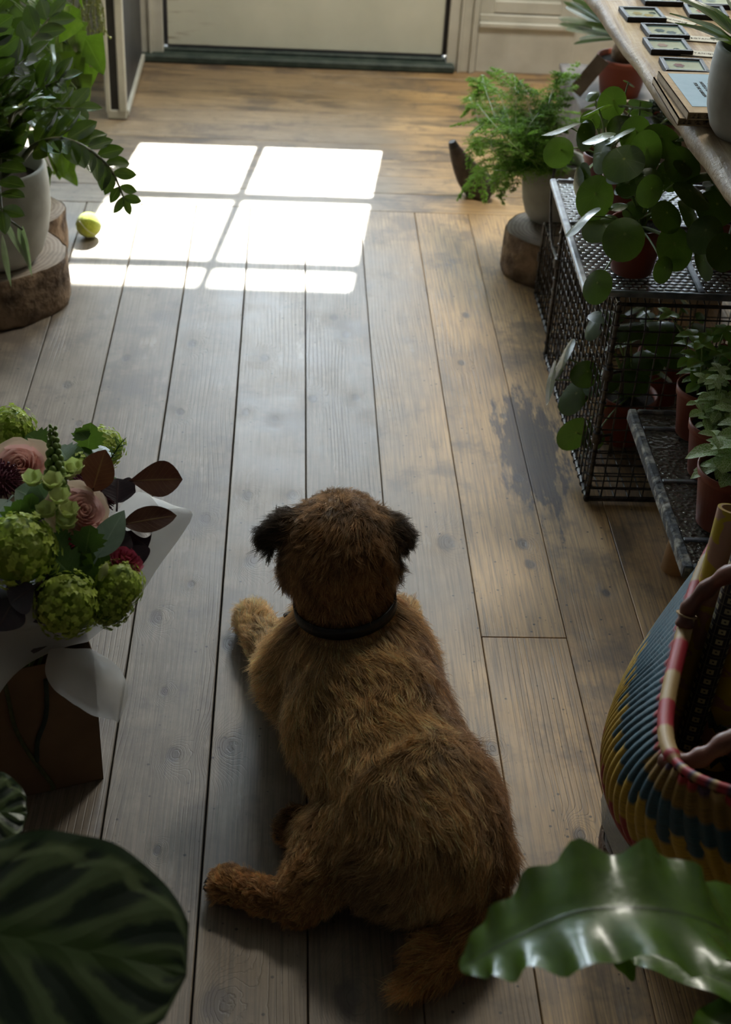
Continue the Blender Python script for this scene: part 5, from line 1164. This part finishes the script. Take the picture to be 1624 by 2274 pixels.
for px, py, y in [(135, 85, 3.5), (215, 85, 3.6), (95, 75, 3.3), (215, 95, 3.55), (180, 95, 3.5), (170, 140, 3.5), (215, 130, 3.6), (160, 65, 3.65), (125, 25, 3.7), (170, 20, 3.7), (60, 50, 3.4), (20, 40, 3.4), (200, 205, 3.5), (180, 215, 3.55), (165, 190, 3.5), (160, 245, 3.5), (200, 60, 3.6),
    (110, 385, 3.55), (165, 295, 3.6), (140, 330, 3.6), (195, 280, 3.6), (90, 300, 3.5), (60, 120, 3.4), (30, 100, 3.3), (95, 120, 3.4), (130, 130, 3.4), (145, 170, 3.45), (120, 230, 3.4), (150, 270, 3.5), (100, 260, 3.4), (80, 180, 3.4), (20, 160, 3.3), (0, 80, 3.4), (40, 10, 3.5), (80, 0, 3.6), (0, 0, 3.5), (215, 160, 3.6), (190, 150, 3.55), (100, 30, 3.6), (40, 70, 3.4), (10, 250, 3.4), (170, 345, 3.6), (130, 295, 3.5)]: tgt.append((px, py, y, rs.uniform(.075, .115)))
for i in range(60): tgt.append((rs.uniform(-80, 205), rs.uniform(-80, 300), rs.uniform(3.35, 3.75), rs.uniform(.055, .10)))
for i in range(30): tgt.append((rs.uniform(-80, 160), rs.uniform(280, 400), rs.uniform(3.45, 3.7), rs.uniform(.055, .085)))
S0 = Vector((0, 0, .17))
for k_, (px, py, y, L_) in enumerate(tgt):
    p_ = WY(px-(28 if px > 150 else 0), py-15, y)-PP; n_ = Vector((rs.uniform(-.5, .5), rs.uniform(-1.0, .2), rs.uniform(.3, 1.0))); d_ = Vector((rs.uniform(-.6, .35), rs.uniform(-.7, .2), rs.uniform(-1.0, -.3)))
    leaf(fm, lframe(p_, d_, n_), L_, L_*.74, P_heart, 8, 6, rs.uniform(.05, .3), .22, 0, (.02, 1.5), rs.uniform(-.3, .3), ((1.9, 2.0, 1.0) if rs.random() < .14 else (lambda b_: (b_, b_*rs.uniform(.85, 1.15), b_))(rs.uniform(.35, 1.15))))
    if k_ % 2 == 0 or k_ < 20: sm.tube(bez(S0+Vector((rs.uniform(-.05, .05), rs.uniform(-.05, .05), 0)), (S0+p_)*.5+Vector((0, 0, .10)), p_, 8), [.0026, .0025, .0024, .0022, .002, .0018, .0016, .0014], 5)
fm.build('foliage', M_poth, t); sm.build('vines', M_stemg, t)
# thin hanging strands
tm = MB(); rs = random.Random(8); HP = WY(190, -130, 3.9)
t = thing('hanging_strand_plant', 'thin yellowish strands hanging down at the top left, near the inner door', 'plant', HP)
for k_ in range(26):
    x = rs.uniform(-.06, .05); y = rs.uniform(-.04, .04); p_ = [Vector((x*(.3+.7*i/9)+rs.uniform(-.004, .004), y, -.24*i/9*rs.uniform(.95, 1.05))) for i in range(10)]; tm.tube(p_, .0013, 4)
    for i in range(2, 10): tm.ball(p_[i]+Vector((rs.uniform(-.004, .004), 0, 0)), .0035, 6, 4)
tm.tube([(0, 0, 0), (0, 0, .9)], .0012, 4)
tm.build('strands', leafmat('strand_yellow_green', (.16, .17, .04), (.26, .25, .08), None, .5, .3, 'none'), t)
q = MB(); q.lathe([(.04, -.01), (.055, .05), (.05, .05), (.001, .045)], 24); q.lathe([(.04, -.01), (.001, -.01)], 24); q.build('pot', M_dark, t)
# tennis ball
BL = W(197, 499, .034); t = thing('tennis_ball', 'fluffy yellow-green tennis ball lying in the patch of sunlight', 'ball', (BL.x, BL.y, .0335)); q = MB(); q.ball((0, 0, 0), .033, 40, 26)
m, nt, b = newmat('yellow_green_felt'); g = NT(nt); b.inputs['Roughness'].default_value = .95; g.put(b.inputs['Base Color'], g.ramp(g.noise(g.obj(), 120, 3), [(.3, (.34, .42, .02)), (.7, (.50, .58, .05))])); b.inputs['Sheen Weight'].default_value = .5; g.put(b.inputs['Normal'], g.bump(g.noise(g.obj(), 400, 3), .9, .003))
q.build('felt', m, t); q = MB(); sp = []
for i in range(97):
    a_ = 2*PI*i/96; v_ = Vector((math.cos(a_)+.38*math.cos(3*a_)*-1*.5, math.sin(a_)+.38*math.sin(3*a_)*.5, .75*math.sin(2*a_))); sp.append(v_.normalized()*.0330)
q.tube(sp, .0011, 5, cap=False); q.build('seam', mat_noise('pale_rubber_seam', (.50, .50, .38), (.56, .56, .44), 60, .6, 0), t)

# ------------------------------------------------------------------ bouquet in a kraft carrier
M_box = mat_noise('brown_kraft_carrier', (.16, .085, .038), (.20, .11, .05), 12, .75, .05)
c0 = W(230, 1730, 0); c1 = W(50, 1770, 0); dx = (c0-c1).normalized(); dy = Vector((-dx.y, dx.x, 0)); BX = .185; BY = .15; BH = .25
bx = thing('kraft_carrier', 'plain brown kraft paper carrier standing on the boards, holding the bouquet', 'carrier', (c0.x, c0.y, 0)); Mb = Matrix(((dx.x, dy.x, 0, 0), (dx.y, dy.y, 0, 0), (0, 0, 1, 0), (0, 0, 0, 1)))
for nm, a_, b_ in (('side_panel', (-BX, 0, 0), (0, .0015, BH)), ('side_panel', (-BX, BY, 0), (0, BY+.0015, BH)), ('side_panel', (-BX, 0, 0), (-BX+.0015, BY, BH)), ('side_panel', (-.0015, 0, 0), (0, BY, BH)), ('base', (-BX, 0, 0), (0, BY, .002))): q = MB(); q.box(a_, b_, M=Mb); q.build(nm, M_box, bx)
M_cord = mat_noise('olive_cord', (.05, .055, .015), (.10, .10, .03), 60, .8, .3)
cordp = lambda px, py: WY(px, py, 0)
def onface(px, py, off=.004):   # point on the front face of the carrier
    d_ = _f*FPX+RV*(px-CX)-UV_*(py-CY); n_ = np.array(dy[:]); o_ = np.array(c0[:])-n_*off; t_ = ((o_-np.array([0, 0, CAMH]))@n_)/(d_@n_); return Vector((d_*t_)[:])+TOCAM-Vector((c0.x, c0.y, 0))
q = MB(); q.tube(spline([onface(*p_) for p_ in ((2, 1470), (20, 1560), (35, 1620), (62, 1670), (95, 1715), (118, 1745), (114, 1753))], 6), .0032, 8); q.build('cord', M_cord, bx)
q = MB(); q.tube(spline([onface(*p_) for p_ in ((102, 1510), (104, 1560), (100, 1600), (84, 1645), (82, 1690))], 6), .0034, 8); q.build('cord', mat_noise('dark_green_cord', (.015, .025, .015), (.03, .045, .025), 60, .8, .3), bx)
BQ = Vector((c0.x, c0.y, 0))+dx*(-BX*.5)+dy*(BY*.5)+Vector((0, 0, .20)); bq = thing('flower_bouquet', 'bouquet of green snowball flowers, pale roses and dark leaves wrapped in white paper', 'bouquet', BQ)
def bp(px, py, z): return W(px, py, z)-BQ
M_snow = leafmat('lime_snowball_petals', (.40, .52, .06), (.60, .70, .15), None, .55, .3, 'none', tcol=(.5, .7, .08)); M_rose = leafmat('blush_rose_petal', (.80, .50, .46), (.88, .62, .56), None, .5, .3, 'none', tcol=(.8, .45, .35))
M_roseo = leafmat('cream_rose_petal', (.78, .62, .48), (.84, .70, .56), None, .5, .3, 'none', tcol=(.8, .6, .4)); M_snap = leafmat('cream_snapdragon', (.62, .66, .26), (.76, .78, .42), None, .5, .35, 'none'); M_budg = leafmat('green_buds', (.14, .24, .04), (.24, .34, .08), None, .5, .15, 'none')
M_burg = leafmat('burgundy_leaf', (.045, .016, .012), (.085, .038, .020), (.20, .15, .05), .38, .12, 'pinnate', tcol=(.25, .06, .02), side=9); M_plum = leafmat('dark_plum_leaf', (.014, .008, .014), (.03, .014, .022), (.06, .03, .03), .35, .05, 'pinnate', tcol=(.1, .02, .03))
M_euc = leafmat('blue_green_eucalyptus', (.13, .20, .16), (.19, .27, .22), (.25, .33, .26), .6, .12, 'pinnate'); M_fol = leafmat('mid_green_bouquet_leaf', (.030, .075, .015), (.06, .125, .025), (.12, .20, .06), .4, .25, 'pinnate')
M_thist = mat_noise('burgundy_thistle', (.07, .008, .022), (.13, .02, .045), 90, .7, .3); M_pink = leafmat('crimson_pink_petal', (.30, .03, .06), (.42, .07, .11), None, .55, .25, 'none', tcol=(.6, .1, .15))
rs = random.Random(77)
def fib(n): return [Vector((math.cos(i*2.39996)*math.sqrt(1-(1-2*(i+.5)/n)**2), math.sin(i*2.39996)*math.sqrt(1-(1-2*(i+.5)/n)**2), 1-2*(i+.5)/n)) for i in range(n)]
def snowball(c, r, lab=None):
    q = MB()
    for d_ in fib(230):
        d_ = (d_+Vector((rs.uniform(-.12, .12), rs.uniform(-.12, .12), rs.uniform(-.12, .12)))).normalized(); lump = 1+.16*mnoise.noise((c+d_*r)*70)+.10*mnoise.noise(d_*4.5+c*9); o_ = c+d_*r*rs.uniform(.88, 1.06)*lump; x_ = d_.orthogonal().normalized(); y_ = d_.cross(x_); a0 = rs.uniform(0, 2); tt = rs.uniform(.6, 1.25); pl = r*.155
        for k_ in range(5):
            a_ = a0+k_*2*PI/5; dd = x_*math.cos(a_)+y_*math.sin(a_); leaf(q, lframe(o_, dd+d_*rs.uniform(.05, .6), d_), pl, pl*.95, P_obov, 2, 2, .15, .2, col=(tt, tt, tt))
    q.ball(c, r*.88, 14, 10, col=(.55, .6, .5)); return q.build('snowball_flower', M_snow, bq)
for (px, py, z, r) in ((25, 958, .40, .040), (228, 995, .34, .034), (190, 1045, .36, .030), (42, 1222, .46, .050), (148, 1342, .40, .044), (262, 1300, .40, .034), (240, 1345, .38, .030)): snowball(bp(px, py, z), r)
def rose(c, r, n_):
    n_ = n_.normalized(); M_ = lframe(c, n_.orthogonal(), n_); qi, qo = MB(), MB()
    for ring in range(8):
        rr_ = r*(.10, .20, .32, .44, .57, .72, .90, 1.08)[ring]; H_ = r*(1.0, 1.02, 1.0, .96, .90, .80, .66, .46)[ring]; cnt = (3, 3, 4, 5, 5, 6, 6, 6)[ring]; lip = (.0, .02, .05, .07, .10, .14, .20, .26)[ring]
        for k_ in range(cnt):
            a_ = 2*PI*k_/cnt+ring*1.1+rs.uniform(-.15, .15); w_ = 2*PI/cnt*.72; P_ = []; ho = rs.uniform(.94, 1.06)
            for i in range(9):
                v_ = i/8; row = []
                for j in range(9):
                    u_ = j/8*2-1; aa = a_+u_*w_*(.6+.4*v_); edge = 1-abs(u_)**3*.20
                    rad_ = rr_*(.30+.70*math.sin(min(1, v_*1.05)*PI/2))*(1+.13*u_)+r*lip*max(0, v_-.6)**2*6*(1+.3*math.sin(u_*5+k_)); hz = H_*ho*v_*edge-r*lip*1.2*max(0, v_-.75)**2*6
                    row.append((rad_*math.cos(aa), rad_*math.sin(aa), hz-r*.55))
                P_.append(row)
            (qi if ring < 6 else qo).grid(P_, [[(j/8, i/8) for j in range(9)] for i in range(9)], M=M_)
    h_ = qi.build('rose_flower', M_rose, bq); qo.build('outer_petals', M_roseo, h_); return h_
rose(bp(45, 1040, .46), .040, Vector((.1, -.55, 1))); rose(bp(180, 1140, .46), .038, Vector((.55, -.45, .8)))
def stemto(c, name='flower_stem', r=.0022):
    q = MB(); q.tube(bez(Vector((rs.uniform(-.02, .02), rs.uniform(-.02, .02), -.10)), Vector((0, 0, .05)), c, 8), r, 6); q.build(name, M_stemg, bq)
for a_ in ((25, 958, .38), (228, 995, .32), (42, 1222, .42), (148, 1342, .37), (250, 1320, .37), (45, 1040, .43), (180, 1140, .43), (275, 1255, .39)): stemto(bp(*a_))
# snapdragon spike
q = MB(); q2 = MB(); s0, s1 = bp(128, 1150, .47), bp(117, 950, .56); ax_ = (s1-s0); q.tube([s0-ax_*.3, s0, s1], [.0028, .0026, .0012], 7)
for i in range(44):
    f_ = .28+.72*i/43; a_ = i*2.4; r_ = .0085*(1.15-f_*.85); d_ = Vector((math.cos(a_), math.sin(a_)*.8, .4)).normalized(); q.ball(s0+ax_*f_+d_*r_*1.6, r_, 8, 6, (1, 1, 1.25))
q.build('snapdragon_buds', M_budg, bq)
for i, (px, py, z) in enumerate(((150, 1065, .50), (75, 1080, .50), (120, 1085, .51), (135, 1120, .50), (155, 1150, .48), (105, 1150, .48), (150, 1175, .47), (165, 1055, .50))):
    c = bp(px, py, z)
    for k_ in range(6): a_ = k_*1.05+i; d_ = Vector((math.cos(a_), math.sin(a_)-.3, .7)); leaf(q2, lframe(c, d_, (-d_.x, -d_.y, .6)), .024, .022, P_obov, 6, 4, -.35, .25, 0, (.06, 2.0))
q2.build('snapdragon_petals', M_snap, bq)
def spiky(c, r):
    q = MB()
    for d_ in fib(210):
        if d_.z < -.5: continue
        q.tube([c+d_*r*.5, c+d_*r*rs.uniform(.9, 1.08)], [.0019, .0011], 4)
    q.ball(c, r*.7, 10, 7); q.build('thistle_flower', M_thist, bq)
spiky(bp(3, 1068, .46), .030); spiky(bp(212, 1100, .44), .032); spiky(bp(195, 1080, .45), .026)
def ruffle(c, r, n_):
    M_ = lframe(c, n_.orthogonal(), n_); q = MB()
    for ring in range(5):
        for k_ in range(5):
            a_ = k_*2*PI/5+ring*.7; P_ = []
            for i in range(6):
                v_ = i/5; P_.append([(r*(.25+.17*ring)*(v_**.6)*math.cos(a_+u*.75)*(1+.07*math.sin(u*14)*v_), r*(.25+.17*ring)*(v_**.6)*math.sin(a_+u*.75)*(1+.07*math.sin(u*14)*v_), r*(1.0*v_-.12*ring*v_)+.0012*math.sin(u*20)*v_-r*.4) for u in [j/6*2-1 for j in range(7)]])
            q.grid(P_, None, M=M_)
    q.build('lisianthus_flower', M_pink, bq)
ruffle(bp(278, 1248, .42), .027, Vector((.5, -.1, .9))); ruffle(bp(165, 1225, .43), .024, Vector((.2, -.6, .7))); ruffle(bp(148, 1260, .41), .022, Vector((.1, -.7, .6)))
def bleaf(mat, name, px0, py0, z0, px1, py1, z1, w_, prof=P_obov, n_=(0, -.4, 1), droop=.06, fold=.14, wave=(.01, 1.5)):
    a_, b_ = bp(px0, py0, z0), bp(px1, py1, z1); q = MB(); q.cm = 0; leaf(q, lframe(a_, b_-a_, n_), (b_-a_).length, w_, prof, 12, 6, droop, fold, 0, wave); q.tube([a_-(b_-a_)*.25, a_, a_+(b_-a_)*.1], [.0016, .0014, .001], 5); return q.build(name, mat, bq)
bleaf(M_burg, 'dark_leaf', 285, 1068, .46, 404, 1062, .47, .056, P_obov, (0, -.55, .8)); bleaf(M_burg, 'dark_leaf', 272, 1165, .44, 392, 1142, .45, .040, P_ellip, (0, -.5, .8)); bleaf(M_burg, 'dark_leaf', 205, 1092, .47, 232, 1000, .53, .050, P_ellip, (-.3, -1, .2))
for a_ in ((260, 1120, .45, 262, 1060, .47, .05), (270, 1160, .43, 345, 1165, .42, .05), (280, 1180, .42, 330, 1215, .40, .05), (285, 1210, .41, 318, 1250, .40, .04), (80, 1300, .44, 20, 1340, .42, .06), (100, 1290, .43, 60, 1380, .38, .07), (40, 1320, .42, -10, 1400, .40, .06), (240, 1090, .44, 300, 1090, .45, .045), (255, 1210, .42, 290, 1190, .43, .05)): bleaf(M_plum, 'plum_leaf', *a_)
for a_ in ((95, 1120, .47, 35, 1085, .49, .055), (20, 1110, .46, -15, 1150, .46, .045), (105, 1115, .47, 80, 1070, .50, .06)): bleaf(M_euc, 'eucalyptus_leaf', *a_, P_ellip, (0, -.4, 1))
for a_ in ((215, 1240, .43, 275, 1130, .47, .042), (170, 1200, .44, 205, 1260, .43, .03)): bleaf(M_euc if a_[0] == 215 else M_fol, 'long_leaf', *a_, P_lance, (-.3, -.9, .3))
def lobed(px0, py0, z0, px1, py1, z1, w_, n_=(0, -.5, 1)):
    a_, b_ = bp(px0, py0, z0), bp(px1, py1, z1); L_ = (b_-a_).length; q = MB(); M_ = lframe(a_, b_-a_, n_); edge = [(0, 0), (.22, .08), (.34, .16), (.30, .22), (.50, .34), (.42, .40), (.55, .55), (.38, .58), (.44, .74), (.25, .74), (.22, .88), (0, 1.0)]
    P_ = [[(-x*w_ if s_ else x*w_, y*L_, -.12*L_*y*y+.08*w_*abs(x)) for x, y in edge] for s_ in (1,)]
    top_ = [(0, y*L_*.97, -.12*L_*y*y) for x, y in edge]; q.grid([[(-x*w_, y*L_, -.12*L_*y*y+.10*w_*x) for x, y in edge], top_, [(x*w_, y*L_, -.12*L_*y*y+.10*w_*x) for x, y in edge]], [[(0, y) for x, y in edge], [(.5, y) for x, y in edge], [(1, y) for x, y in edge]], M=M_); q.build('lobed_leaf', M_fol, bq)
for a_ in ((195, 1000, .42, 200, 940, .46, .05), (195, 975, .44, 168, 950, .45, .03), (200, 1020, .42, 235, 985, .42, .05), (150, 1020, .44, 125, 985, .44, .05), (40, 1180, .46, 45, 1110, .50, .05), (60, 1170, .46, 70, 1095, .50, .045), (190, 1230, .44, 200, 1165, .47, .05), (175, 1260, .43, 220, 1330, .39, .06), (160, 1280, .43, 105, 1220, .45, .06), (140, 1230, .44, 95, 1190, .46, .06), (205, 1290, .41, 170, 1360, .37, .07), (130, 1210, .44, 150, 1290, .42, .06), (95, 990, .44, 60, 960, .45, .05), (100, 1030, .44, 90, 975, .47, .05), (215, 1190, .44, 225, 1260, .42, .05), (75, 1010, .42, 130, 1000, .43, .05), (230, 1240, .42, 300, 1270, .41, .02)): lobed(*a_)
for k_ in range(26):
    px, py = rs.uniform(-40, 230), rs.uniform(990, 1330); a_ = rs.uniform(0, 6.28); lobed(px, py, .38, px+60*math.cos(a_), py+60*math.sin(a_), .39, .06)
q = MB(); s0, s1 = bp(225, 1050, .42), bp(268, 985, .46); q.tube([s0, s1], [.0018, .001], 5)
for (e0, e1) in ((s0, s1),):
    for i in range(26): f_ = i/25; a_ = i*2.4; p_ = e0*(1-f_)+e1*f_; d_ = (e1-e0).normalized()*.7+Vector((math.cos(a_), math.sin(a_), .2)); leaf(q, lframe(p_, d_, (0, -.3, 1)), .017, .0025, P_lance, 3, 2)
q.build('needle_sprig', M_fol, bq)
q = MB(); bb0, bb1 = bp(222, 1290, .42), bp(238, 1250, .44); q.tube([bb0, bb0*.6+bb1*.4, bb0*.2+bb1*.8, bb1], [.003, .0065, .005, .001], 8); q.build('flower_bud', M_snap, bq)
q = MB(); q.ball((0, 0, .13), .11, 16, 10, (1, 1, .8)); 
for k_ in range(60): a_ = k_*2.4; leaf(q, lframe(Vector((math.cos(a_)*.05, math.sin(a_)*.05, .14+.001*k_)), (math.cos(a_), math.sin(a_), .4), (0, 0, 1)), .07, .035, P_ellip, 5, 2, .3, .2)
q.build('inner_foliage', M_plum, bq)
# translucent wrapping paper
m, nt, b = newmat('translucent_white_wrap'); g = NT(nt); b.inputs['Base Color'].default_value = (.72, .72, .70, 1); b.inputs['Roughness'].default_value = .35
tr = g.n('ShaderNodeBsdfTranslucent'); tr.inputs['Color'].default_value = (.75, .75, .73, 1); tp = g.n('ShaderNodeBsdfTransparent'); mx = g.n('ShaderNodeMixShader'); mx.inputs[0].default_value = .45; mx2 = g.n('ShaderNodeMixShader'); mx2.inputs[0].default_value = .22
nt.links.new(b.outputs[0], mx.inputs[1]); nt.links.new(tr.outputs[0], mx.inputs[2]); nt.links.new(mx.outputs[0], mx2.inputs[1]); nt.links.new(tp.outputs[0], mx2.inputs[2]); nt.links.new(mx2.outputs[0], nt.nodes['Material Output'].inputs[0]); M_wrap = m
def sheet(rows, name='wrapping_paper', th=.0006):
    R_ = [spline(r, 6) for r in rows]; cols = list(zip(*R_)); C2 = [spline(list(c), 6) for c in cols]; q = MB(); q.grid([[p+Vector((0, 0, .0015*mnoise.noise(p*45))) for p in c] for c in C2]); o = q.build(name, M_wrap, bq)
    return o
z1 = .20
sheet([[bp(150, 1290, .24), bp(215, 1290, .24), bp(240, 1330, .22), bp(190, 1400, .22)], [bp(290, 1100, .38), bp(330, 1150, .36), bp(300, 1250, .34), bp(235, 1370, .31)], [bp(360, 1130, .42), bp(428, 1143, .43), bp(345, 1270, .38), bp(290, 1360, .35)]])
sheet([[bp(-40, 1440, .24), bp(60, 1430, .24), bp(140, 1400, .24), bp(200, 1380, .26)], [bp(-40, 1400, .36), bp(60, 1400, .36), bp(170, 1370, .35), bp(285, 1340, .36)], [bp(-40, 1330, .40), bp(60, 1340, .41), bp(180, 1330, .39), bp(320, 1260, .385)]])
sheet([[bp(-40, 1600, .24), bp(30, 1500, .26), bp(110, 1450, .27), bp(195, 1425, .27)], [bp(-40, 1500, .30), bp(40, 1450, .31), bp(140, 1420, .31), bp(240, 1390, .31)], [bp(-40, 1400, .37), bp(50, 1380, .38), bp(160, 1385, .36), bp(300, 1345, .345)]])
sheet([[bp(110, 1440, .285), bp(100, 1490, .27), bp(120, 1530, .255), bp(165, 1565, .245)], [bp(150, 1440, .30), bp(150, 1490, .30), bp(175, 1545, .28), bp(210, 1590, .255)], [bp(195, 1440, .30), bp(220, 1490, .30), bp(240, 1550, .28), bp(250, 1598, .26)], [bp(200, 1440, .285), bp(262, 1480, .28), bp(285, 1540, .27), bp(262, 1606, .255)]])

# ------------------------------------------------------------------ foreground plants, close to the camera
def stool_at(x, y, h, label):
    t = thing('plant_stool', label, 'stool', (x, y, 0)); q = MB(); q.lathe([(.001, h-.03), (.16, h-.03), (.165, h-.02), (.165, h-.004), (.16, h), (.001, h)], 40); q.build('seat', M_leg, t)
    for k_ in range(3): a_ = k_*2.094+.75; q = MB(); q.tube([(.17*math.cos(a_), .17*math.sin(a_), 0), (.11*math.cos(a_), .11*math.sin(a_), h-.03)], .017, 12); q.build('leg', M_leg, t)
    return t
stool_at(-.52, 1.30, .36, 'dark wooden plant stool at the bottom left, one leg beside the carrier')
LP = Vector((-.50, 1.16, .3605)); t = thing('calathea', 'calathea at the bottom left, huge round leaf banded dark and light green', 'plant', LP); plastic_pot(t, .085, .15)
def calathea_mat():
    m, nt, b = newmat('banded_calathea_leaf'); g = NT(nt); uv = g.sep(g.uv()); vv = g.math('MULTIPLY', g.math('ABSOLUTE', g.math('SUBTRACT', uv[0], .5)), 2.0); u_ = uv[1]
    n = g.noise(g.vmath('MULTIPLY', g.uv(), (6, 6, 0)), 1.0, 3.0); ph = g.math('SUBTRACT', g.math('MULTIPLY', u_, 4.4), g.math('MULTIPLY', g.math('POWER', vv, .8), 1.9))
    fr = g.math('ABSOLUTE', g.math('SUBTRACT', g.math('FRACT', g.math('ADD', ph, g.math('MULTIPLY', n, .25))), .5))
    fine = g.math('SINE', g.math('MULTIPLY', ph, 75.0)); lens = g.math('SUBTRACT', g.math('ADD', fr, g.math('MULTIPLY', g.math('SUBTRACT', n, .5), .45)), g.math('MULTIPLY', g.math('ABSOLUTE', g.math('SUBTRACT', vv, .42)), .35)); body = g.mapr(g.math('ADD', lens, g.math('MULTIPLY', fine, .03)), .10, .26, 0.0, 1.0, True)                          # dark bands between feathered light ones
    light = (.085, .125, .045); dark = (.010, .022, .010); c = g.mix(body, light, dark)
    c = g.mix(g.mapr(vv, .06, .22, 1.0, 0.0, True), c, (.05, .09, .02))
    ring = g.math('ABSOLUTE', g.math('SUBTRACT', g.math('ADD', vv, g.math('ADD', g.math('MULTIPLY', fr, .22), g.math('MULTIPLY', n, .12))), .90)); c = g.mix(g.math('MULTIPLY', g.mapr(ring, .02, .07, 1.0, 0.0, True), g.mapr(n, .35, .55, .35, 1.0)), c, (.16, .21, .09))
    c = g.mix(g.mapr(vv, .85, .93, 0.0, 1.0, True), c, (.022, .048, .014))
    g.put(b.inputs['Base Color'], c); b.inputs['Roughness'].default_value = .33; g.put(b.inputs['Normal'], g.bump(fr, .6, .006)); return m
M_cal = calathea_mat(); fm, sm = MB(), MB()
def cleaf(p0, p1, wd, n_, dr=.10, wv=(.012, 3.5)):
    a_, b_ = Vector(p0)-LP, Vector(p1)-LP; leaf(fm, lframe(a_, b_-a_, n_), (b_-a_).length, wd, P_broad, 30, 18, dr, .06, .05, wv); sm.tube(bez(Vector((0, 0, .13)), (Vector((0, 0, .13))+a_)*.5+Vector((0, 0, .12)), a_, 10), .0035, 8); return
cleaf(W(-210, 2040, .56), W(405, 2135, .575), .212, (.1, -.30, 1)); cleaf(W(-120, 1800, .42), W(58, 1800, .42), .10, (0, -.3, 1))
cleaf(W(-300, 2240, .50), W(60, 2420, .52), .20, (0, -.3, 1)); cleaf(LP+Vector((-.02, 0, .15)), LP+Vector((-.25, .05, .26)), .17, (0, -.1, 1)); cleaf(LP+Vector((-.03, -.03, .15)), LP+Vector((-.18, -.22, .22)), .16, (0, .1, 1))
fm.build('foliage', M_cal, t); sm.build('stalks', M_zst, t)
stool_at(.62, .80, .20, 'low wooden plant stool at the bottom right under the bird nest fern')
NP = Vector((.56, .80, .2005)); t = thing('bird_nest_fern', 'bird nest fern at the bottom right, one long glossy wavy leaf reaching out', 'plant', NP)
round_pot(t, .115, .19, mat_noise('dark_brown_glazed_pot', (.05, .022, .012), (.075, .035, .02), 10, .35, .1))
M_bnf = leafmat('glossy_wavy_leaf', (.048, .105, .005), (.080, .155, .010), (.035, .06, .012), .27, .12, 'pinnate', side=0.0, spec=.5, coat=.15, veinw=.022, vstr=.9); fm = MB()
def wleaf(pts_, wd, n_=(-.10, .10, 1), nu=60, nv=10, ph=0.0, amp=.125):
    pts_ = spline(pts_, nu//(len(pts_)-1)); N_ = len(pts_); P_ = []; U_ = []
    for i, p_ in enumerate(pts_):
        u_ = i/(N_-1); d_ = (pts_[min(N_-1, i+1)]-pts_[max(0, i-1)]).normalized(); s_ = d_.cross(Vector(n_)).normalized(); nn_ = s_.cross(d_); w_ = wd*.5*(min(1, (1-u_)*2.35+.02)**.85)*(min(1, u_*3+.25)**.7)*(1+.06*math.sin(u_*33+ph)); row = []; ur = []
        for j in range(nv+1):
            v_ = j/nv*2-1; sgn = 1 if v_ > 0 else -1
            row.append(p_+s_*(v_*w_*(1-.07*math.sin(u_*41+sgn)*abs(v_)))+nn_*(abs(v_)**1.6*w_*amp*math.sin(u_*56+sgn*.9+ph+abs(v_)*1.0)+abs(v_)*w_*.12)); ur.append((v_*.5+.5, u_))
        P_.append(row); U_.append(ur)
    fm.grid(P_, U_)
top_ = Vector((0, 0, .16))
def np_(px, py, z): return W(px, py, z)-NP
wleaf([top_+Vector((.03, .01, 0)), np_(1760, 2200, .50), np_(1624, 2076, .585), np_(1480, 2022, .62), np_(1300, 2022, .62), np_(1160, 2075, .59), np_(1075, 2120, .565), np_(1022, 2152, .55)], .138)
wleaf([top_, top_+Vector((.02, -.02, .10)), np_(1640, 2280, .42), np_(1560, 2380, .42)], .09, ph=1.0); wleaf([top_, top_+Vector((0, .08, .16)), top_+Vector((.12, .26, .22)), top_+Vector((.18, .34, .17))], .09, ph=2.0)
wleaf([top_, top_+Vector((.10, .03, .16)), top_+Vector((.28, .08, .22)), top_+Vector((.36, .10, .18))], .09, ph=3.0); wleaf([top_, top_+Vector((.06, -.08, .16)), top_+Vector((.16, -.24, .2)), top_+Vector((.2, -.32, .15))], .09, ph=4.0)
wleaf([top_, top_+Vector((-.03, .02, .06)), np_(1420, 2110, .42), np_(1405, 2180, .40)], .05, ph=5.0)
fm.build('fronds', M_bnf, t)
